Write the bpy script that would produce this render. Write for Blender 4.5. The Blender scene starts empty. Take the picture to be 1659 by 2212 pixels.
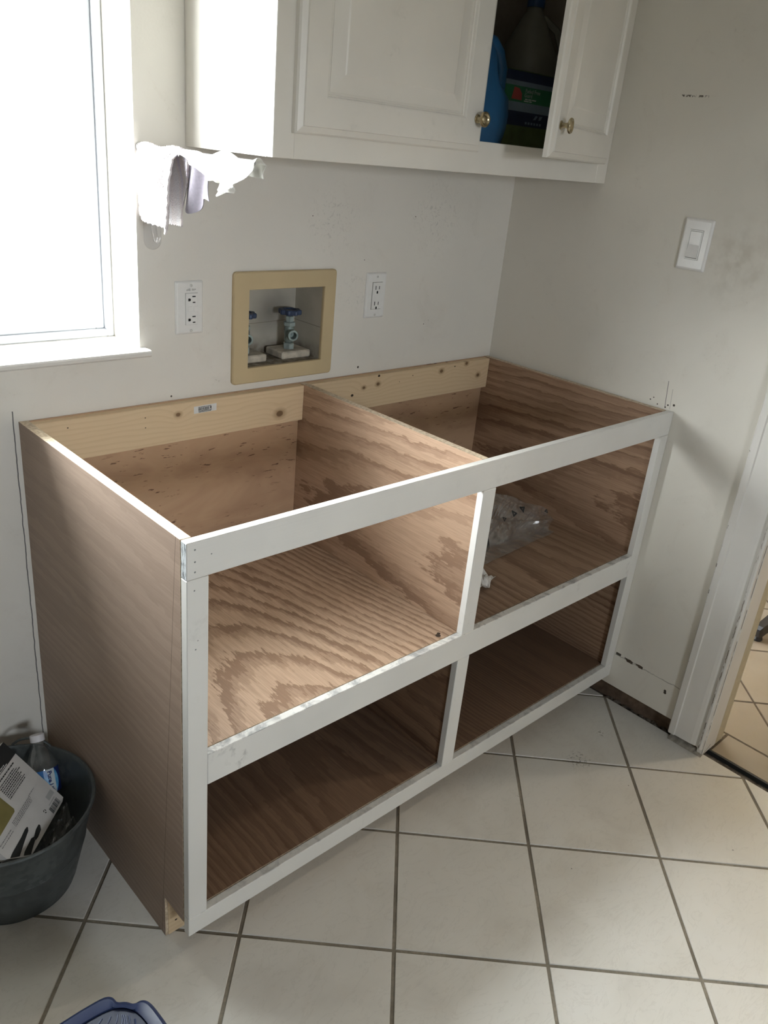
import bpy, bmesh, math, random
from mathutils import Vector, Matrix
random.seed(7)
S = bpy.context.scene
COL = S.collection
PI = math.pi

# ------------------------------------------------------------------ camera, sky, lamps, exposure
cam_d = bpy.data.cameras.new('camera')
cam = bpy.data.objects.new('camera', cam_d)
COL.objects.link(cam)
_r = Vector((0.7300759762, -0.6771091432, 0.0922620026))
_d = Vector((-0.2156040522, -0.3563475744, -0.9091376677))
_f = Vector((0.6484627681, 0.6438475086, -0.4061482784))
cam.matrix_world = Matrix(((_r.x, -_d.x, -_f.x, -1.94823915), (_r.y, -_d.y, -_f.y, -1.55402349),
                           (_r.z, -_d.z, -_f.z, 1.43776382), (0, 0, 0, 1)))
cam_d.sensor_fit = 'VERTICAL'
cam_d.sensor_height = 32.0
cam_d.lens = 32.0 * 1769.66 / 2212.0
cam_d.clip_start = 0.01
S.camera = cam

world = bpy.data.worlds.new('sky')
S.world = world
world.use_nodes = True
wn = world.node_tree
bg = wn.nodes['Background']
bg.inputs['Color'].default_value = (0.86, 0.94, 1.0, 1)
bg.inputs['Strength'].default_value = 58.0
_tc = wn.nodes.new('ShaderNodeTexCoord')
_sx = wn.nodes.new('ShaderNodeSeparateXYZ')
_cr = wn.nodes.new('ShaderNodeValToRGB')
wn.links.new(_tc.outputs['Generated'], _sx.inputs[0])
_mr = wn.nodes.new('ShaderNodeMapRange')
_mr.inputs['From Min'].default_value = -1.0
wn.links.new(_sx.outputs['Z'], _mr.inputs['Value'])
wn.links.new(_mr.outputs[0], _cr.inputs['Fac'])
_cr.color_ramp.elements[0].position = 0.0
_cr.color_ramp.elements[0].color = (0.30, 0.31, 0.30, 1)
_cr.color_ramp.elements[1].position = 1.0
_cr.color_ramp.elements[1].color = (0.80, 0.91, 1.0, 1)
_e = _cr.color_ramp.elements.new(0.49); _e.color = (0.42, 0.43, 0.42, 1)
_e = _cr.color_ramp.elements.new(0.51); _e.color = (0.90, 0.95, 1.0, 1)
wn.links.new(_cr.outputs['Color'], bg.inputs['Color'])

# window daylight portal (guides sky sampling only, adds no light of its own)
pl = bpy.data.lights.new('window_portal', 'AREA')
pl.shape = 'RECTANGLE'; pl.size = 0.64; pl.size_y = 1.16
pl.cycles.is_portal = True
po = bpy.data.objects.new('window_portal', pl); COL.objects.link(po)
po.location = (-1.4625, 0.19, 1.585); po.rotation_euler = (-PI / 2, 0, 0)

# hazy sun
sl = bpy.data.lights.new('sun', 'SUN'); sl.energy = 58.0; sl.angle = math.radians(72); sl.color = (1.0, 0.97, 0.92)
so = bpy.data.objects.new('sun', sl); COL.objects.link(so)
so.rotation_euler = Vector((0.58, -0.60, -0.55)).to_track_quat('-Z', 'Y').to_euler()

# added unseen opening behind the camera, sky through it as frontal fill
pl2 = bpy.data.lights.new('rear_fill_portal', 'AREA')
pl2.shape = 'RECTANGLE'; pl2.size = 0.50; pl2.size_y = 0.46
pl2.cycles.is_portal = True
po2 = bpy.data.objects.new('rear_fill_portal', pl2); COL.objects.link(po2)
po2.location = (-1.75, -3.53, 1.50); po2.rotation_euler = (PI / 2, 0, 0)

# the ceiling lamp of the next room, which shines in through the doorway
hl = bpy.data.lights.new('hall_lamp_light', 'POINT')
hl.shadow_soft_size = 0.07; hl.energy = 34.0; hl.color = (1.0, 0.88, 0.72)
ho = bpy.data.objects.new('hall_lamp_light', hl); COL.objects.link(ho)
ho.location = (1.15, -1.54, 2.27)

S.view_settings.view_transform = 'Standard'
S.view_settings.look = 'None'
S.view_settings.gamma = 1.0
S.view_settings.use_curve_mapping = False
S.view_settings.exposure = -0.2
S.cycles.max_bounces = 10
S.cycles.diffuse_bounces = 6
S.cycles.transparent_max_bounces = 16
S.cycles.caustics_reflective = False
S.cycles.caustics_refractive = False
S.cycles.sample_clamp_indirect = 6.0
S.cycles.use_denoising = True

# ------------------------------------------------------------------ node helpers
class NT:
    def __init__(s, name, rough=0.6, metal=0.0, color=(0.8, 0.8, 0.8), spec=0.5):
        s.m = bpy.data.materials.new(name); s.m.use_nodes = True
        s.t = s.m.node_tree; s.b = s.t.nodes['Principled BSDF']
        s.b.inputs['Roughness'].default_value = rough
        s.b.inputs['Metallic'].default_value = metal
        s.b.inputs['Specular IOR Level'].default_value = spec
        s.b.inputs['Base Color'].default_value = (*color, 1)
        s._pos = None
    def n(s, typ, **kw):
        x = s.t.nodes.new(typ)
        for k, v in kw.items(): setattr(x, k, v)
        return x
    def l(s, a, b): s.t.links.new(a, b)
    def put(s, sock, v):
        if isinstance(v, bpy.types.NodeSocket): s.l(v, sock)
        elif isinstance(v, (tuple, list)):
            sock.default_value = (*v, 1) if len(v) == 3 and len(sock.default_value) == 4 else v
        else: sock.default_value = v
    def pos(s):
        if s._pos is None: s._pos = s.n('ShaderNodeNewGeometry')
        return s._pos.outputs['Position']
    def normal(s):
        s.pos(); return s._pos.outputs['Normal']
    def sep(s, v):
        x = s.n('ShaderNodeSeparateXYZ'); s.l(v, x.inputs[0]); return x.outputs
    def comb(s, a, b, c):
        x = s.n('ShaderNodeCombineXYZ')
        for i, v in enumerate((a, b, c)): s.put(x.inputs[i], v)
        return x.outputs[0]
    def math(s, op, a, b=0.0, c=None, clamp=False):
        x = s.n('ShaderNodeMath', operation=op); x.use_clamp = clamp
        s.put(x.inputs[0], a); s.put(x.inputs[1], b)
        if c is not None: s.put(x.inputs[2], c)
        return x.outputs[0]
    def vmul(s, v, k):
        x = s.n('ShaderNodeVectorMath', operation='MULTIPLY'); s.l(v, x.inputs[0]); x.inputs[1].default_value = k
        return x.outputs[0]
    def dist(s, v, p):
        x = s.n('ShaderNodeVectorMath', operation='DISTANCE'); s.l(v, x.inputs[0]); x.inputs[1].default_value = p
        return x.outputs['Value']
    def noise(s, v, scale, detail=3.0, rough=0.5, dist=0.0):
        x = s.n('ShaderNodeTexNoise'); s.l(v, x.inputs['Vector'])
        x.inputs['Scale'].default_value = scale; x.inputs['Detail'].default_value = detail
        x.inputs['Roughness'].default_value = rough; x.inputs['Distortion'].default_value = dist
        return x.outputs['Fac']
    def voro(s, v, scale, feature='F1'):
        x = s.n('ShaderNodeTexVoronoi', feature=feature); s.l(v, x.inputs['Vector']); x.inputs['Scale'].default_value = scale
        return x.outputs
    def ramp(s, f, stops):
        x = s.n('ShaderNodeValToRGB'); s.put(x.inputs['Fac'], f)
        e = x.color_ramp.elements
        while len(e) < len(stops): e.new(0.5)
        for i, (p, c) in enumerate(stops):
            e[i].position = p
            e[i].color = (*c, 1) if isinstance(c, (tuple, list)) else (c, c, c, 1)
        return x.outputs['Color']
    def mix(s, f, a, b, mode='MIX'):
        x = s.n('ShaderNodeMix', data_type='RGBA', blend_type=mode)
        s.put(x.inputs['Factor'], f); s.put(x.inputs['A'], a); s.put(x.inputs['B'], b)
        # colour sockets of the Mix node are the third pair
        return x.outputs['Result']
    def color(s, v): s.put(s.b.inputs['Base Color'], v)
    def bump(s, h, strength=0.2, distance=0.002):
        x = s.n('ShaderNodeBump'); s.l(h, x.inputs['Height'])
        x.inputs['Strength'].default_value = strength; x.inputs['Distance'].default_value = distance
        s.l(x.outputs[0], s.b.inputs['Normal'])

def _mixfix(s, f, a, b, mode='MIX'):
    x = s.n('ShaderNodeMix'); x.data_type = 'RGBA'; x.blend_type = mode
    ins = [i for i in x.inputs if i.enabled] if False else x.inputs
    s.put(ins[0], f); s.put(ins[6], a); s.put(ins[7], b)
    return x.outputs[2]
NT.mix = _mixfix

def plain(name, color, rough=0.6, metal=0.0, grain=0.06, scale=60.0, spec=0.5):
    m = NT(name, rough, metal, color, spec)
    f = m.noise(m.pos(), scale, 4)
    d = tuple(c * (1 - grain) for c in color); b = tuple(min(1, c * (1 + grain)) for c in color)
    m.color(m.ramp(f, [(0.3, d), (0.7, b)]))
    return m.m

def spots(m, col, pts, dark=(0.05, 0.04, 0.03)):
    for (x, y, z, r) in pts:
        d = m.dist(m.pos(), (x, y, z))
        f = m.math('LESS_THAN', d, r)
        col = m.mix(f, col, dark)
    return col

# ------------------------------------------------------------------ materials
def wall_paint(name, color, kind):
    m = NT(name, 0.55, 0, color, 0.35)
    p = m.pos(); o = m.sep(p)
    big = m.noise(p, 2.6, 4)
    col = m.ramp(big, [(0.25, tuple(c * 0.93 for c in color)), (0.75, tuple(min(1, c * 1.03) for c in color))])
    sm = m.noise(p, 9, 6, 0.65, 1.0)
    smf = m.ramp(sm, [(0.55, 0.0), (0.75, 1.0)])
    sc = m.noise(m.vmul(p, (1, 1, 1)), 120, 3)
    scf = m.math('MULTIPLY', smf, m.ramp(sc, [(0.6, 0.0), (0.72, 1.0)]))
    col = m.mix(m.math('MULTIPLY', scf, 0.30), col, (0.22, 0.18, 0.13))
    col = m.mix(m.math('MULTIPLY', smf, 0.10), col, (0.40, 0.34, 0.26))
    if kind == 'back':
        wob = m.math('MULTIPLY', m.math('SUBTRACT', m.noise(p, 30, 2), 0.5), 0.004)
        ln = m.math('LESS_THAN', m.math('ABSOLUTE', m.math('ADD', m.math('ADD', o[0], 1.4115), wob)), 0.0011)
        ln = m.math('MULTIPLY', ln, m.math('LESS_THAN', o[2], 0.912))
        col = m.mix(m.math('MULTIPLY', ln, 0.9), col, (0.06, 0.06, 0.065))
        col = spots(m, col, [(-0.533, 0, 0.908, 0.0030), (-1.074, 0, 0.899, 0.0022), (-0.709, 0, 1.278, 0.0013),
                             (-0.377, 0, 1.282, 0.0013), (-0.304, 0, 1.005, 0.0015), (-0.54, 0, 1.178, 0.0012)])
        # grey scuffs round the appliance outlets
        for (x, z, r) in ((-0.65, 1.27, 0.10), (-0.30, 1.28, 0.12), (-0.56, 1.10, 0.07)):
            d = m.dist(p, (x, 0, z))
            g = m.math('SUBTRACT', 1.0, m.math('DIVIDE', d, r), clamp=True)
            t = m.ramp(m.noise(p, 75, 5, 0.6, 1.5), [(0.55, 0.0), (0.66, 1.0)])
            col = m.mix(m.math('MULTIPLY', m.math('MULTIPLY', g, t), 0.38), col, (0.25, 0.24, 0.22))
    if kind == 'right':
        w1 = m.math('MULTIPLY', m.math('SUBTRACT', m.noise(p, 45, 3), 0.5), 0.010)
        # paint crack where the old baseboard ended
        c1 = m.math('LESS_THAN', m.math('ABSOLUTE', m.math('ADD', m.math('SUBTRACT', o[2], 0.156), w1)), 0.0012)
        yr = m.math('MULTIPLY', m.math('LESS_THAN', o[1], -0.622), m.math('GREATER_THAN', o[1], -0.832))
        col = m.mix(m.math('MULTIPLY', m.math('MULTIPLY', c1, yr), 0.45), col, (0.10, 0.08, 0.06))
        c2 = m.math('LESS_THAN', m.math('ABSOLUTE', m.math('ADD', m.math('SUBTRACT', o[2], 0.157), w1)), 0.0042)
        yr2 = m.math('MULTIPLY', m.math('LESS_THAN', o[1], -0.652), m.math('GREATER_THAN', o[1], -0.712))
        gz = m.ramp(m.noise(p, 40, 2), [(0.42, 0.0), (0.50, 1.0)])
        col = m.mix(m.math('MULTIPLY', m.math('MULTIPLY', c2, yr2), gz), col, (0.07, 0.05, 0.035))
        c3 = m.math('LESS_THAN', m.math('ABSOLUTE', m.math('SUBTRACT', o[2], 0.161)), 0.004)
        yr3 = m.math('MULTIPLY', m.math('LESS_THAN', o[1], -0.624), m.math('GREATER_THAN', o[1], -0.640))
        col = m.mix(m.math('MULTIPLY', c3, yr3), col, (0.07, 0.06, 0.045))
        # pencil strokes above the end of the top rail
        for (ya, za, yb, zb, k) in ((-0.586, 0.962, -0.592, 0.893, 0.8), (-0.602, 0.945, -0.606, 0.893, 0.35)):
            yy = m.math('MULTIPLY_ADD', m.math('SUBTRACT', o[2], zb), (ya - yb) / (za - zb), yb)
            ln = m.math('LESS_THAN', m.math('ABSOLUTE', m.math('SUBTRACT', o[1], yy)), 0.0009)
            ln = m.math('MULTIPLY', ln, m.math('MULTIPLY', m.math('LESS_THAN', o[2], za), m.math('GREATER_THAN', o[2], zb)))
            col = m.mix(m.math('MULTIPLY', ln, k), col, (0.08, 0.08, 0.08))
        # scuff high on the wall
        sc2 = m.math('LESS_THAN', m.math('ABSOLUTE', m.math('SUBTRACT', o[2], 1.608)), 0.0022)
        yr4 = m.math('MULTIPLY', m.math('LESS_THAN', o[1], -0.452), m.math('GREATER_THAN', o[1], -0.520))
        t = m.ramp(m.noise(p, 160, 3), [(0.48, 0.0), (0.56, 1.0)])
        col = m.mix(m.math('MULTIPLY', m.math('MULTIPLY', sc2, yr4), t), col, (0.14, 0.12, 0.10))
        col = spots(m, col, [(0, -0.548, 0.904, 0.0018), (0, -0.556, 0.911, 0.0016), (0, -0.570, 0.897, 0.0018),
                             (0, -0.599, 0.902, 0.0022), (0, -0.615, 0.906, 0.0030), (0, -0.7905, 0.127, 0.0038), (0, -0.7915, 0.1215, 0.0042),
                             (0, -0.593, 0.895, 0.0020)])
        # greasy patch beside the light switch
        d = m.dist(p, (0, -0.68, 1.27))
        g = m.math('SUBTRACT', 1.0, m.math('DIVIDE', d, 0.13), clamp=True)
        t = m.ramp(m.noise(p, 28, 4), [(0.42, 0.0), (0.65, 1.0)])
        col = m.mix(m.math('MULTIPLY', m.math('MULTIPLY', g, t), 0.30), col, (0.30, 0.25, 0.17))
    m.color(col)
    m.bump(m.noise(p, 190, 3), 0.12, 0.0015)
    return m.m

def plywood(name, along, across, centre, light, dark, freq=42.0, seed=0.0, slope=0.13, pencil=False, knots=None, contrast=1.0, edge=True, sv=26.0, rw=0.30, lo=0.46, K=90.0, us=2.2, jg=0.4):
    """rotary/plain-sawn veneer: along and across are world axes, centre the heart of the cathedral figure"""
    m = NT(name, 0.5, 0, light, 0.35)
    p = m.pos(); o = m.sep(p)
    u, v = o[along], o[across]
    uu = m.math('SUBTRACT', u, centre[0]); vv = m.math('SUBTRACT', v, centre[1])
    q = m.comb(m.math('MULTIPLY', u, 1.7), m.math('MULTIPLY', v, 7.0), seed)
    n1 = m.math('SUBTRACT', m.noise(q, 1.0, 3, 0.55), 0.5)
    q2 = m.comb(m.math('MULTIPLY', u, 16.0), m.math('MULTIPLY', v, 30.0), seed + 3.1)
    n2 = m.math('SUBTRACT', m.noise(q2, 1.0, 4, 0.6), 0.5)
    v2 = m.math('ADD', vv, m.math('MULTIPLY', n1, 0.05))
    jag = m.math('SUBTRACT', m.noise(m.comb(m.math('MULTIPLY', u, 26.0), m.math('MULTIPLY', v, 150.0), seed + 6.6), 1.0, 3, 0.6), 0.5)
    d = m.math('ADD', m.math('MULTIPLY', m.math('MULTIPLY', v2, v2), K), m.math('MULTIPLY', uu, us))
    d = m.math('ADD', d, m.math('ADD', m.math('MULTIPLY', n2, 0.8), m.math('MULTIPLY', jag, jg)))
    fr = m.math('FRACT', d)
    ring = m.ramp(fr, [(0.0, 0.0), (0.35, 0.10), (0.72, 0.75), (0.92, 1.0), (1.0, 0.0)])
    k = contrast
    st1 = m.noise(m.comb(m.math('MULTIPLY', u, 0.9), m.math('MULTIPLY', v, sv), seed + 1.7), 1.0, 5, 0.62, 0.25)
    st2 = m.noise(m.comb(m.math('MULTIPLY', u, 2.6), m.math('MULTIPLY', v, 130.0), seed + 4.2), 1.0, 4, 0.65)
    val = m.math('ADD', m.math('MULTIPLY', ring, rw), m.math('ADD', m.math('MULTIPLY', st1, 0.75), m.math('MULTIPLY', st2, 0.40)))
    mid = tuple(l * 0.5 + dd * 0.5 for l, dd in zip(light, dark))
    drk = tuple(l * (1 - k) + dd * k for l, dd in zip(light, dark))
    lgt = tuple(l * k + mm * (1 - k) for l, mm in zip(light, mid))
    col = m.ramp(val, [(lo, lgt), (lo + 0.17, lgt), (lo + 0.24, mid), (lo + 0.36, mid), (lo + 0.42, drk), (1.0, drk)])
    fib = m.noise(m.comb(m.math('MULTIPLY', u, 14.0), m.math('MULTIPLY', v, 420.0), seed), 1.0, 3, 0.6)
    col = m.mix(m.ramp(fib, [(0.40, 0.0), (0.62, 0.32 * k)]), col, tuple(c * 0.62 for c in dark))
    pat = m.noise(m.comb(m.math('MULTIPLY', u, 1.1), m.math('MULTIPLY', v, 3.0), seed + 9), 1.0, 2)
    col = m.mix(m.ramp(pat, [(0.35, 0.0), (0.7, 0.35)]), col, mid)
    if knots:
        col = spots(m, col, knots, tuple(c * 0.15 for c in dark))
    if pencil:
        # a pencil line drawn just behind the front edge
        yl = m.math('MULTIPLY_ADD', m.math('SUBTRACT', o[2], 0.453), -0.0785, -0.555)
        ln = m.math('LESS_THAN', m.math('ABSOLUTE', m.math('SUBTRACT', o[1], yl)), 0.0008)
        col = m.mix(m.math('MULTIPLY', ln, 0.6), col, tuple(c * 0.25 for c in dark))
    if edge:
        # pale laminated edges where the sheet is cut
        nn = m.sep(m.normal())
        nz = m.math('GREATER_THAN', m.math('ABSOLUTE', nn[3 - along - across]), 0.5)
        lay = m.noise(m.vmul(p, (420, 420, 420) if True else (1, 1, 1)), 0.35, 2)
        ecol = m.ramp(lay, [(0.40, (0.46, 0.36, 0.25)), (0.62, (0.66, 0.56, 0.42))])
        col = m.mix(nz, ecol, col)
    m.color(col)
    m.bump(fib, 0.15, 0.0008)
    return m.m

OAK_L, OAK_D = (0.42, 0.278, 0.185), (0.20, 0.115, 0.070)
M = {}
M['oak_left'] = plywood('plywood_left_side', 1, 2, (0.15, 1.02), (0.43, 0.325, 0.255), (0.28, 0.202, 0.154), 14, 1.3, 0.30, pencil=True, contrast=0.55, sv=12.0, K=40.0, us=1.6, jg=0.25)
M['oak_right'] = plywood('plywood_right_side', 1, 2, (-1.4, 0.60), OAK_L, OAK_D, 24, 5.2, 0.10)
M['oak_divider'] = plywood('plywood_divider', 1, 2, (-1.3, 0.62), (0.47, 0.325, 0.225), (0.22, 0.132, 0.084), 20, 2.7, 0.13, sv=15.0, rw=0.40, lo=0.50, K=60.0, us=2.4, jg=0.45)
M['oak_shelf_shaded'] = plywood('plywood_shelf_right_shaded', 1, 0, (-0.30, -0.30), (0.36, 0.245, 0.165), (0.18, 0.105, 0.066), 30, 11.4, 0.17, contrast=0.9)  # shelf veneer darkened in colour for the shade of the right bay
M['oak_low_shaded'] = plywood('plywood_low_divider_shaded', 1, 2, (-1.3, 0.3), (0.30, 0.190, 0.120), (0.14, 0.078, 0.046), 26, 6.7, 0.13)  # divider veneer again, lower bay shade put into its colours
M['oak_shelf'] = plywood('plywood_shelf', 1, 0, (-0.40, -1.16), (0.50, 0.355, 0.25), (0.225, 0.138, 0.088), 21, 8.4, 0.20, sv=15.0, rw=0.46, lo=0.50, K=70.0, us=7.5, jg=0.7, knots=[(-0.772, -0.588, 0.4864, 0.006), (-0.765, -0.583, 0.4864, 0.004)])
M['oak_deck_shaded'] = plywood('plywood_deck_shaded', 1, 0, (-0.2, -0.95), (0.25, 0.160, 0.105), (0.125, 0.072, 0.044), 30, 4.4, 0.15, contrast=0.75)  # shade of the bottom bays darkened into this veneer

def birch(name):
    m = NT(name, 0.5, 0, (0.5, 0.3, 0.2), 0.35)
    p = m.pos(); o = m.sep(p)
    pn = m.noise(m.comb(m.math('MULTIPLY', o[0], 3.0), 0.0, m.math('MULTIPLY', o[2], 9.0)), 1.0, 4, 0.6, 0.6)
    col = m.ramp(pn, [(0.30, (0.40, 0.255, 0.165)), (0.55, (0.545, 0.37, 0.235)), (0.75, (0.49, 0.33, 0.21))])
    fl = m.noise(m.comb(m.math('MULTIPLY', o[0], 30.0), 0.3, m.math('MULTIPLY', o[2], 170.0)), 1.0, 3, 0.55)
    reg = m.noise(m.comb(m.math('MULTIPLY', o[0], 5.0), 2.3, m.math('MULTIPLY', o[2], 7.0)), 1.0, 2)
    f = m.math('MULTIPLY', m.ramp(fl, [(0.635, 0.0), (0.67, 1.0)]), m.ramp(reg, [(0.40, 0.0), (0.52, 0.9)]))
    col = m.mix(f, col, (0.13, 0.065, 0.04))
    m.color(col); m.bump(fl, 0.05, 0.0006)
    return m.m
M['birch'] = birch('birch_plywood_back')

def pine(name, knots, seed, dark=(0.56, 0.40, 0.235), light=(0.70, 0.545, 0.355)):
    m = NT(name, 0.55, 0, light, 0.3)
    p = m.pos(); o = m.sep(p)
    n1 = m.math('SUBTRACT', m.noise(m.comb(m.math('MULTIPLY', o[0], 4.0), seed, m.math('MULTIPLY', o[2], 16.0)), 1.0, 3), 0.5)
    z2 = m.math('ADD', o[2], m.math('MULTIPLY', n1, 0.03))
    for (x, y, z, r) in knots:
        if r > 0.004:
            dk = m.dist(p, (x, y, z))
            z2 = m.math('ADD', z2, m.math('MULTIPLY', m.math('POWER', m.math('SUBTRACT', 1.0, m.math('DIVIDE', dk, 0.06), clamp=True), 2.0), 0.02))
    ring = m.math('FRACT', m.math('MULTIPLY', z2, 85.0))
    soft = tuple(a * 0.62 + b * 0.38 for a, b in zip(light, dark))
    col = m.ramp(ring, [(0.0, light), (0.45, light), (0.9, soft), (1.0, light)])
    fib = m.noise(m.comb(m.math('MULTIPLY', o[0], 22.0), seed, m.math('MULTIPLY', o[2], 300.0)), 1.0, 2)
    col = m.mix(m.math('MULTIPLY', fib, 0.28), col, dark)
    for (x, y, z, r) in knots:
        pp = m.vmul(p, (0.75, 1, 1.0))
        d = m.dist(pp, (x * 0.75, y, z))
        f = m.ramp(m.math('DIVIDE', d, r), [(0.72, 1.0), (1.0, 0.0)])
        col = m.mix(f, col, (0.035, 0.022, 0.015))
        if r > 0.004:
            f2 = m.ramp(m.math('DIVIDE', d, r * 2.2), [(0.5, 0.55), (1.0, 0.0)])
            col = m.mix(f2, col, (0.30, 0.18, 0.09))
    m.color(col)
    return m.m
M['pine_a'] = pine('pine_nailer_knotty', [(-0.798, -0.025, 0.827, 0.0085), (-1.072, -0.025, 0.864, 0.0048),
      (-1.317, -0.025, 0.872, 0.0015), (-1.15, -0.025, 0.868, 0.0013), (-1.15, -0.025, 0.846, 0.0013)], 0.7)
M['pine_b'] = pine('pine_nailer_drilled', [(-0.529, -0.025, 0.859, 0.0042), (-0.568, -0.025, 0.843, 0.0040), (-0.479, -0.025, 0.863, 0.0050),
      (-0.478, -0.025, 0.885, 0.0036), (-0.235, -0.025, 0.872, 0.0056), (-0.130, -0.025, 0.884, 0.0052), (-0.072, -0.025, 0.843, 0.0056),
      (-0.18, -0.025, 0.880, 0.0022), (-0.35, -0.025, 0.872, 0.0016), (-0.40, -0.025, 0.86, 0.0012)], 5.1)
M['pine_c'] = pine('pine_toe_kick', [(-1.38, -0.5345, 0.030, 0.0024), (-1.372, -0.5345, 0.078, 0.0016), (-1.385, -0.5345, 0.09, 0.0015)], 9.0)

def white_paint(name, color, rough=0.4, grime=0.25, nails=(), endgrain=False, seed=0.0):
    m = NT(name, rough, 0, color, 0.45)
    p = m.pos(); o = m.sep(p)
    q = m.n('ShaderNodeVectorMath', operation='ADD'); m.l(p, q.inputs[0]); q.inputs[1].default_value = (seed, seed * 2, seed)
    v = q.outputs[0]
    big = m.noise(v, 7, 3)
    col = m.ramp(big, [(0.3, tuple(c * 0.95 for c in color)), (0.7, tuple(min(1, c * 1.02) for c in color))])
    g1 = m.ramp(m.noise(v, 11, 3), [(0.60, 0.0), (0.72, 1.0)])
    g2 = m.ramp(m.noise(v, 70, 5, 0.65), [(0.50, 0.0), (0.66, 1.0)])
    col = m.mix(m.math('MULTIPLY', m.math('MULTIPLY', g1, g2), grime), col, (0.27, 0.27, 0.25))
    # rubbed dirt on the upward faces
    nn = m.sep(m.normal())
    up = m.math('GREATER_THAN', nn[2], 0.7)
    gr = m.ramp(m.noise(v, 26, 5, 0.65, 1.0), [(0.46, 0.0), (0.62, 1.0)])
    col = m.mix(m.math('MULTIPLY', m.math('MULTIPLY', up, gr), min(1.0, grime * 1.6)), col, (0.33, 0.33, 0.33))
    if endgrain:
        lf = m.math('LESS_THAN', nn[0], -0.8)
        e = m.noise(m.comb(0.0, m.math('MULTIPLY', o[1], 300.0), m.math('MULTIPLY', o[2], 70.0)), 1.0, 4, 0.7)
        ec = m.ramp(e, [(0.38, (0.10, 0.11, 0.12)), (0.52, (0.62, 0.66, 0.68)), (0.8, (0.74, 0.77, 0.78))])
        col = m.mix(lf, col, ec)
        m.bump(e, 0.5, 0.002)
    else:
        m.bump(m.noise(m.vmul(v, (1, 1, 1)), 90, 3), 0.05, 0.001)
    if nails: col = spots(m, col, nails, (0.22, 0.23, 0.23))
    m.color(col)
    return m.m
WH = (0.735, 0.725, 0.69)
YF = -0.62
M['rail_top'] = white_paint('painted_top_rail', WH, 0.42, 0.10, [(-1.388, YF, 0.878, 0.0016), (-1.388, YF, 0.858, 0.0016), (-1.388, YF, 0.841, 0.0016), (-1.36, YF, 0.864, 0.0012)], True)
_mt = M['rail_top']
M['rail_mid'] = white_paint('painted_mid_rail', WH, 0.42, 0.55, (), False, 3.0)
M['rail_low'] = white_paint('painted_bottom_rail', WH, 0.42, 0.30, (), False, 6.0)
M['stile'] = white_paint('painted_stile', WH, 0.42, 0.14, [(-1.389, YF, 0.81, 0.0014), (-1.387, YF, 0.705, 0.0014), (-1.383, YF, 0.72, 0.001)], False, 1.5)
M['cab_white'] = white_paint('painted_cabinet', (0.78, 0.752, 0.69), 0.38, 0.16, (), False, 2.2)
M['cab_inside_shaded'] = plain('cabinet_inside_shaded', (0.30, 0.265, 0.215), 0.7)  # brown made dark to carry the shade inside the wall cabinet
M['trim_white'] = white_paint('painted_trim', (0.74, 0.72, 0.68), 0.4, 0.22, (), False, 4.2)
def chipped():
    m = NT('chipped_casing_paint', 0.42, 0, (0.74, 0.72, 0.68), 0.45)
    p = m.pos(); o = m.sep(p)
    col = m.ramp(m.noise(p, 6, 3), [(0.3, (0.69, 0.67, 0.63)), (0.7, (0.76, 0.74, 0.70))])
    # chips along the inner bead
    w = m.math('SUBTRACT', m.noise(m.comb(0.0, 0.0, m.math('MULTIPLY', o[2], 60.0)), 1.0, 4, 0.7), 0.5)
    near = m.math('LESS_THAN', m.math('ABSOLUTE', m.math('ADD', m.math('ADD', o[1], 0.9255), m.math('MULTIPLY', w, 0.008))), 0.0013)
    ch = m.ramp(m.noise(m.vmul(p, (40, 60, 22)), 1.0, 4, 0.65), [(0.50, 0.0), (0.56, 1.0)])
    lowz = m.ramp(o[2], [(0.0, 1.0), (0.45, 0.8), (0.9, 0.15)])
    col = m.mix(m.math('MULTIPLY', m.math('MULTIPLY', near, ch), lowz), col, (0.13, 0.10, 0.07))
    crack = m.math('LESS_THAN', m.math('ABSOLUTE', m.math('ADD', o[1], 0.9352)), 0.0007)
    ck = m.ramp(m.noise(m.comb(0.0, 1.0, m.math('MULTIPLY', o[2], 22.0)), 1.0, 3), [(0.42, 0.0), (0.5, 0.8)])
    col = m.mix(m.math('MULTIPLY', crack, ck), col, (0.12, 0.09, 0.06))
    edge = m.math('LESS_THAN', m.math('ABSOLUTE', m.math('ADD', o[1], 0.833)), 0.004)
    ec = m.ramp(m.noise(m.vmul(p, (30, 30, 55)), 1.0, 3), [(0.62, 0.0), (0.66, 0.8)])
    col = m.mix(m.math('MULTIPLY', edge, ec), col, (0.15, 0.13, 0.10))
    m.color(col)
    return m.m
M['casing'] = chipped()
M['wall_back'] = wall_paint('wall_paint_back', (0.765, 0.74, 0.68), 'back')
M['wall_right'] = wall_paint('wall_paint_right', (0.74, 0.71, 0.64), 'right')
M['wall'] = wall_paint('wall_paint', (0.66, 0.645, 0.60), 'x')
M['ceil'] = plain('ceiling_paint', (0.50, 0.49, 0.47), 0.8)
M['dark_wall'] = plain('dark_unseen_wall', (0.12, 0.105, 0.09), 0.7)  # out-of-view walls, darkened to cut bounced light
M['hall_wall'] = plain('hall_wall_paint', (0.52, 0.42, 0.24), 0.6)
M['jamb_far'] = plain('cream_paint', (0.50, 0.44, 0.31), 0.5)

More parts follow.
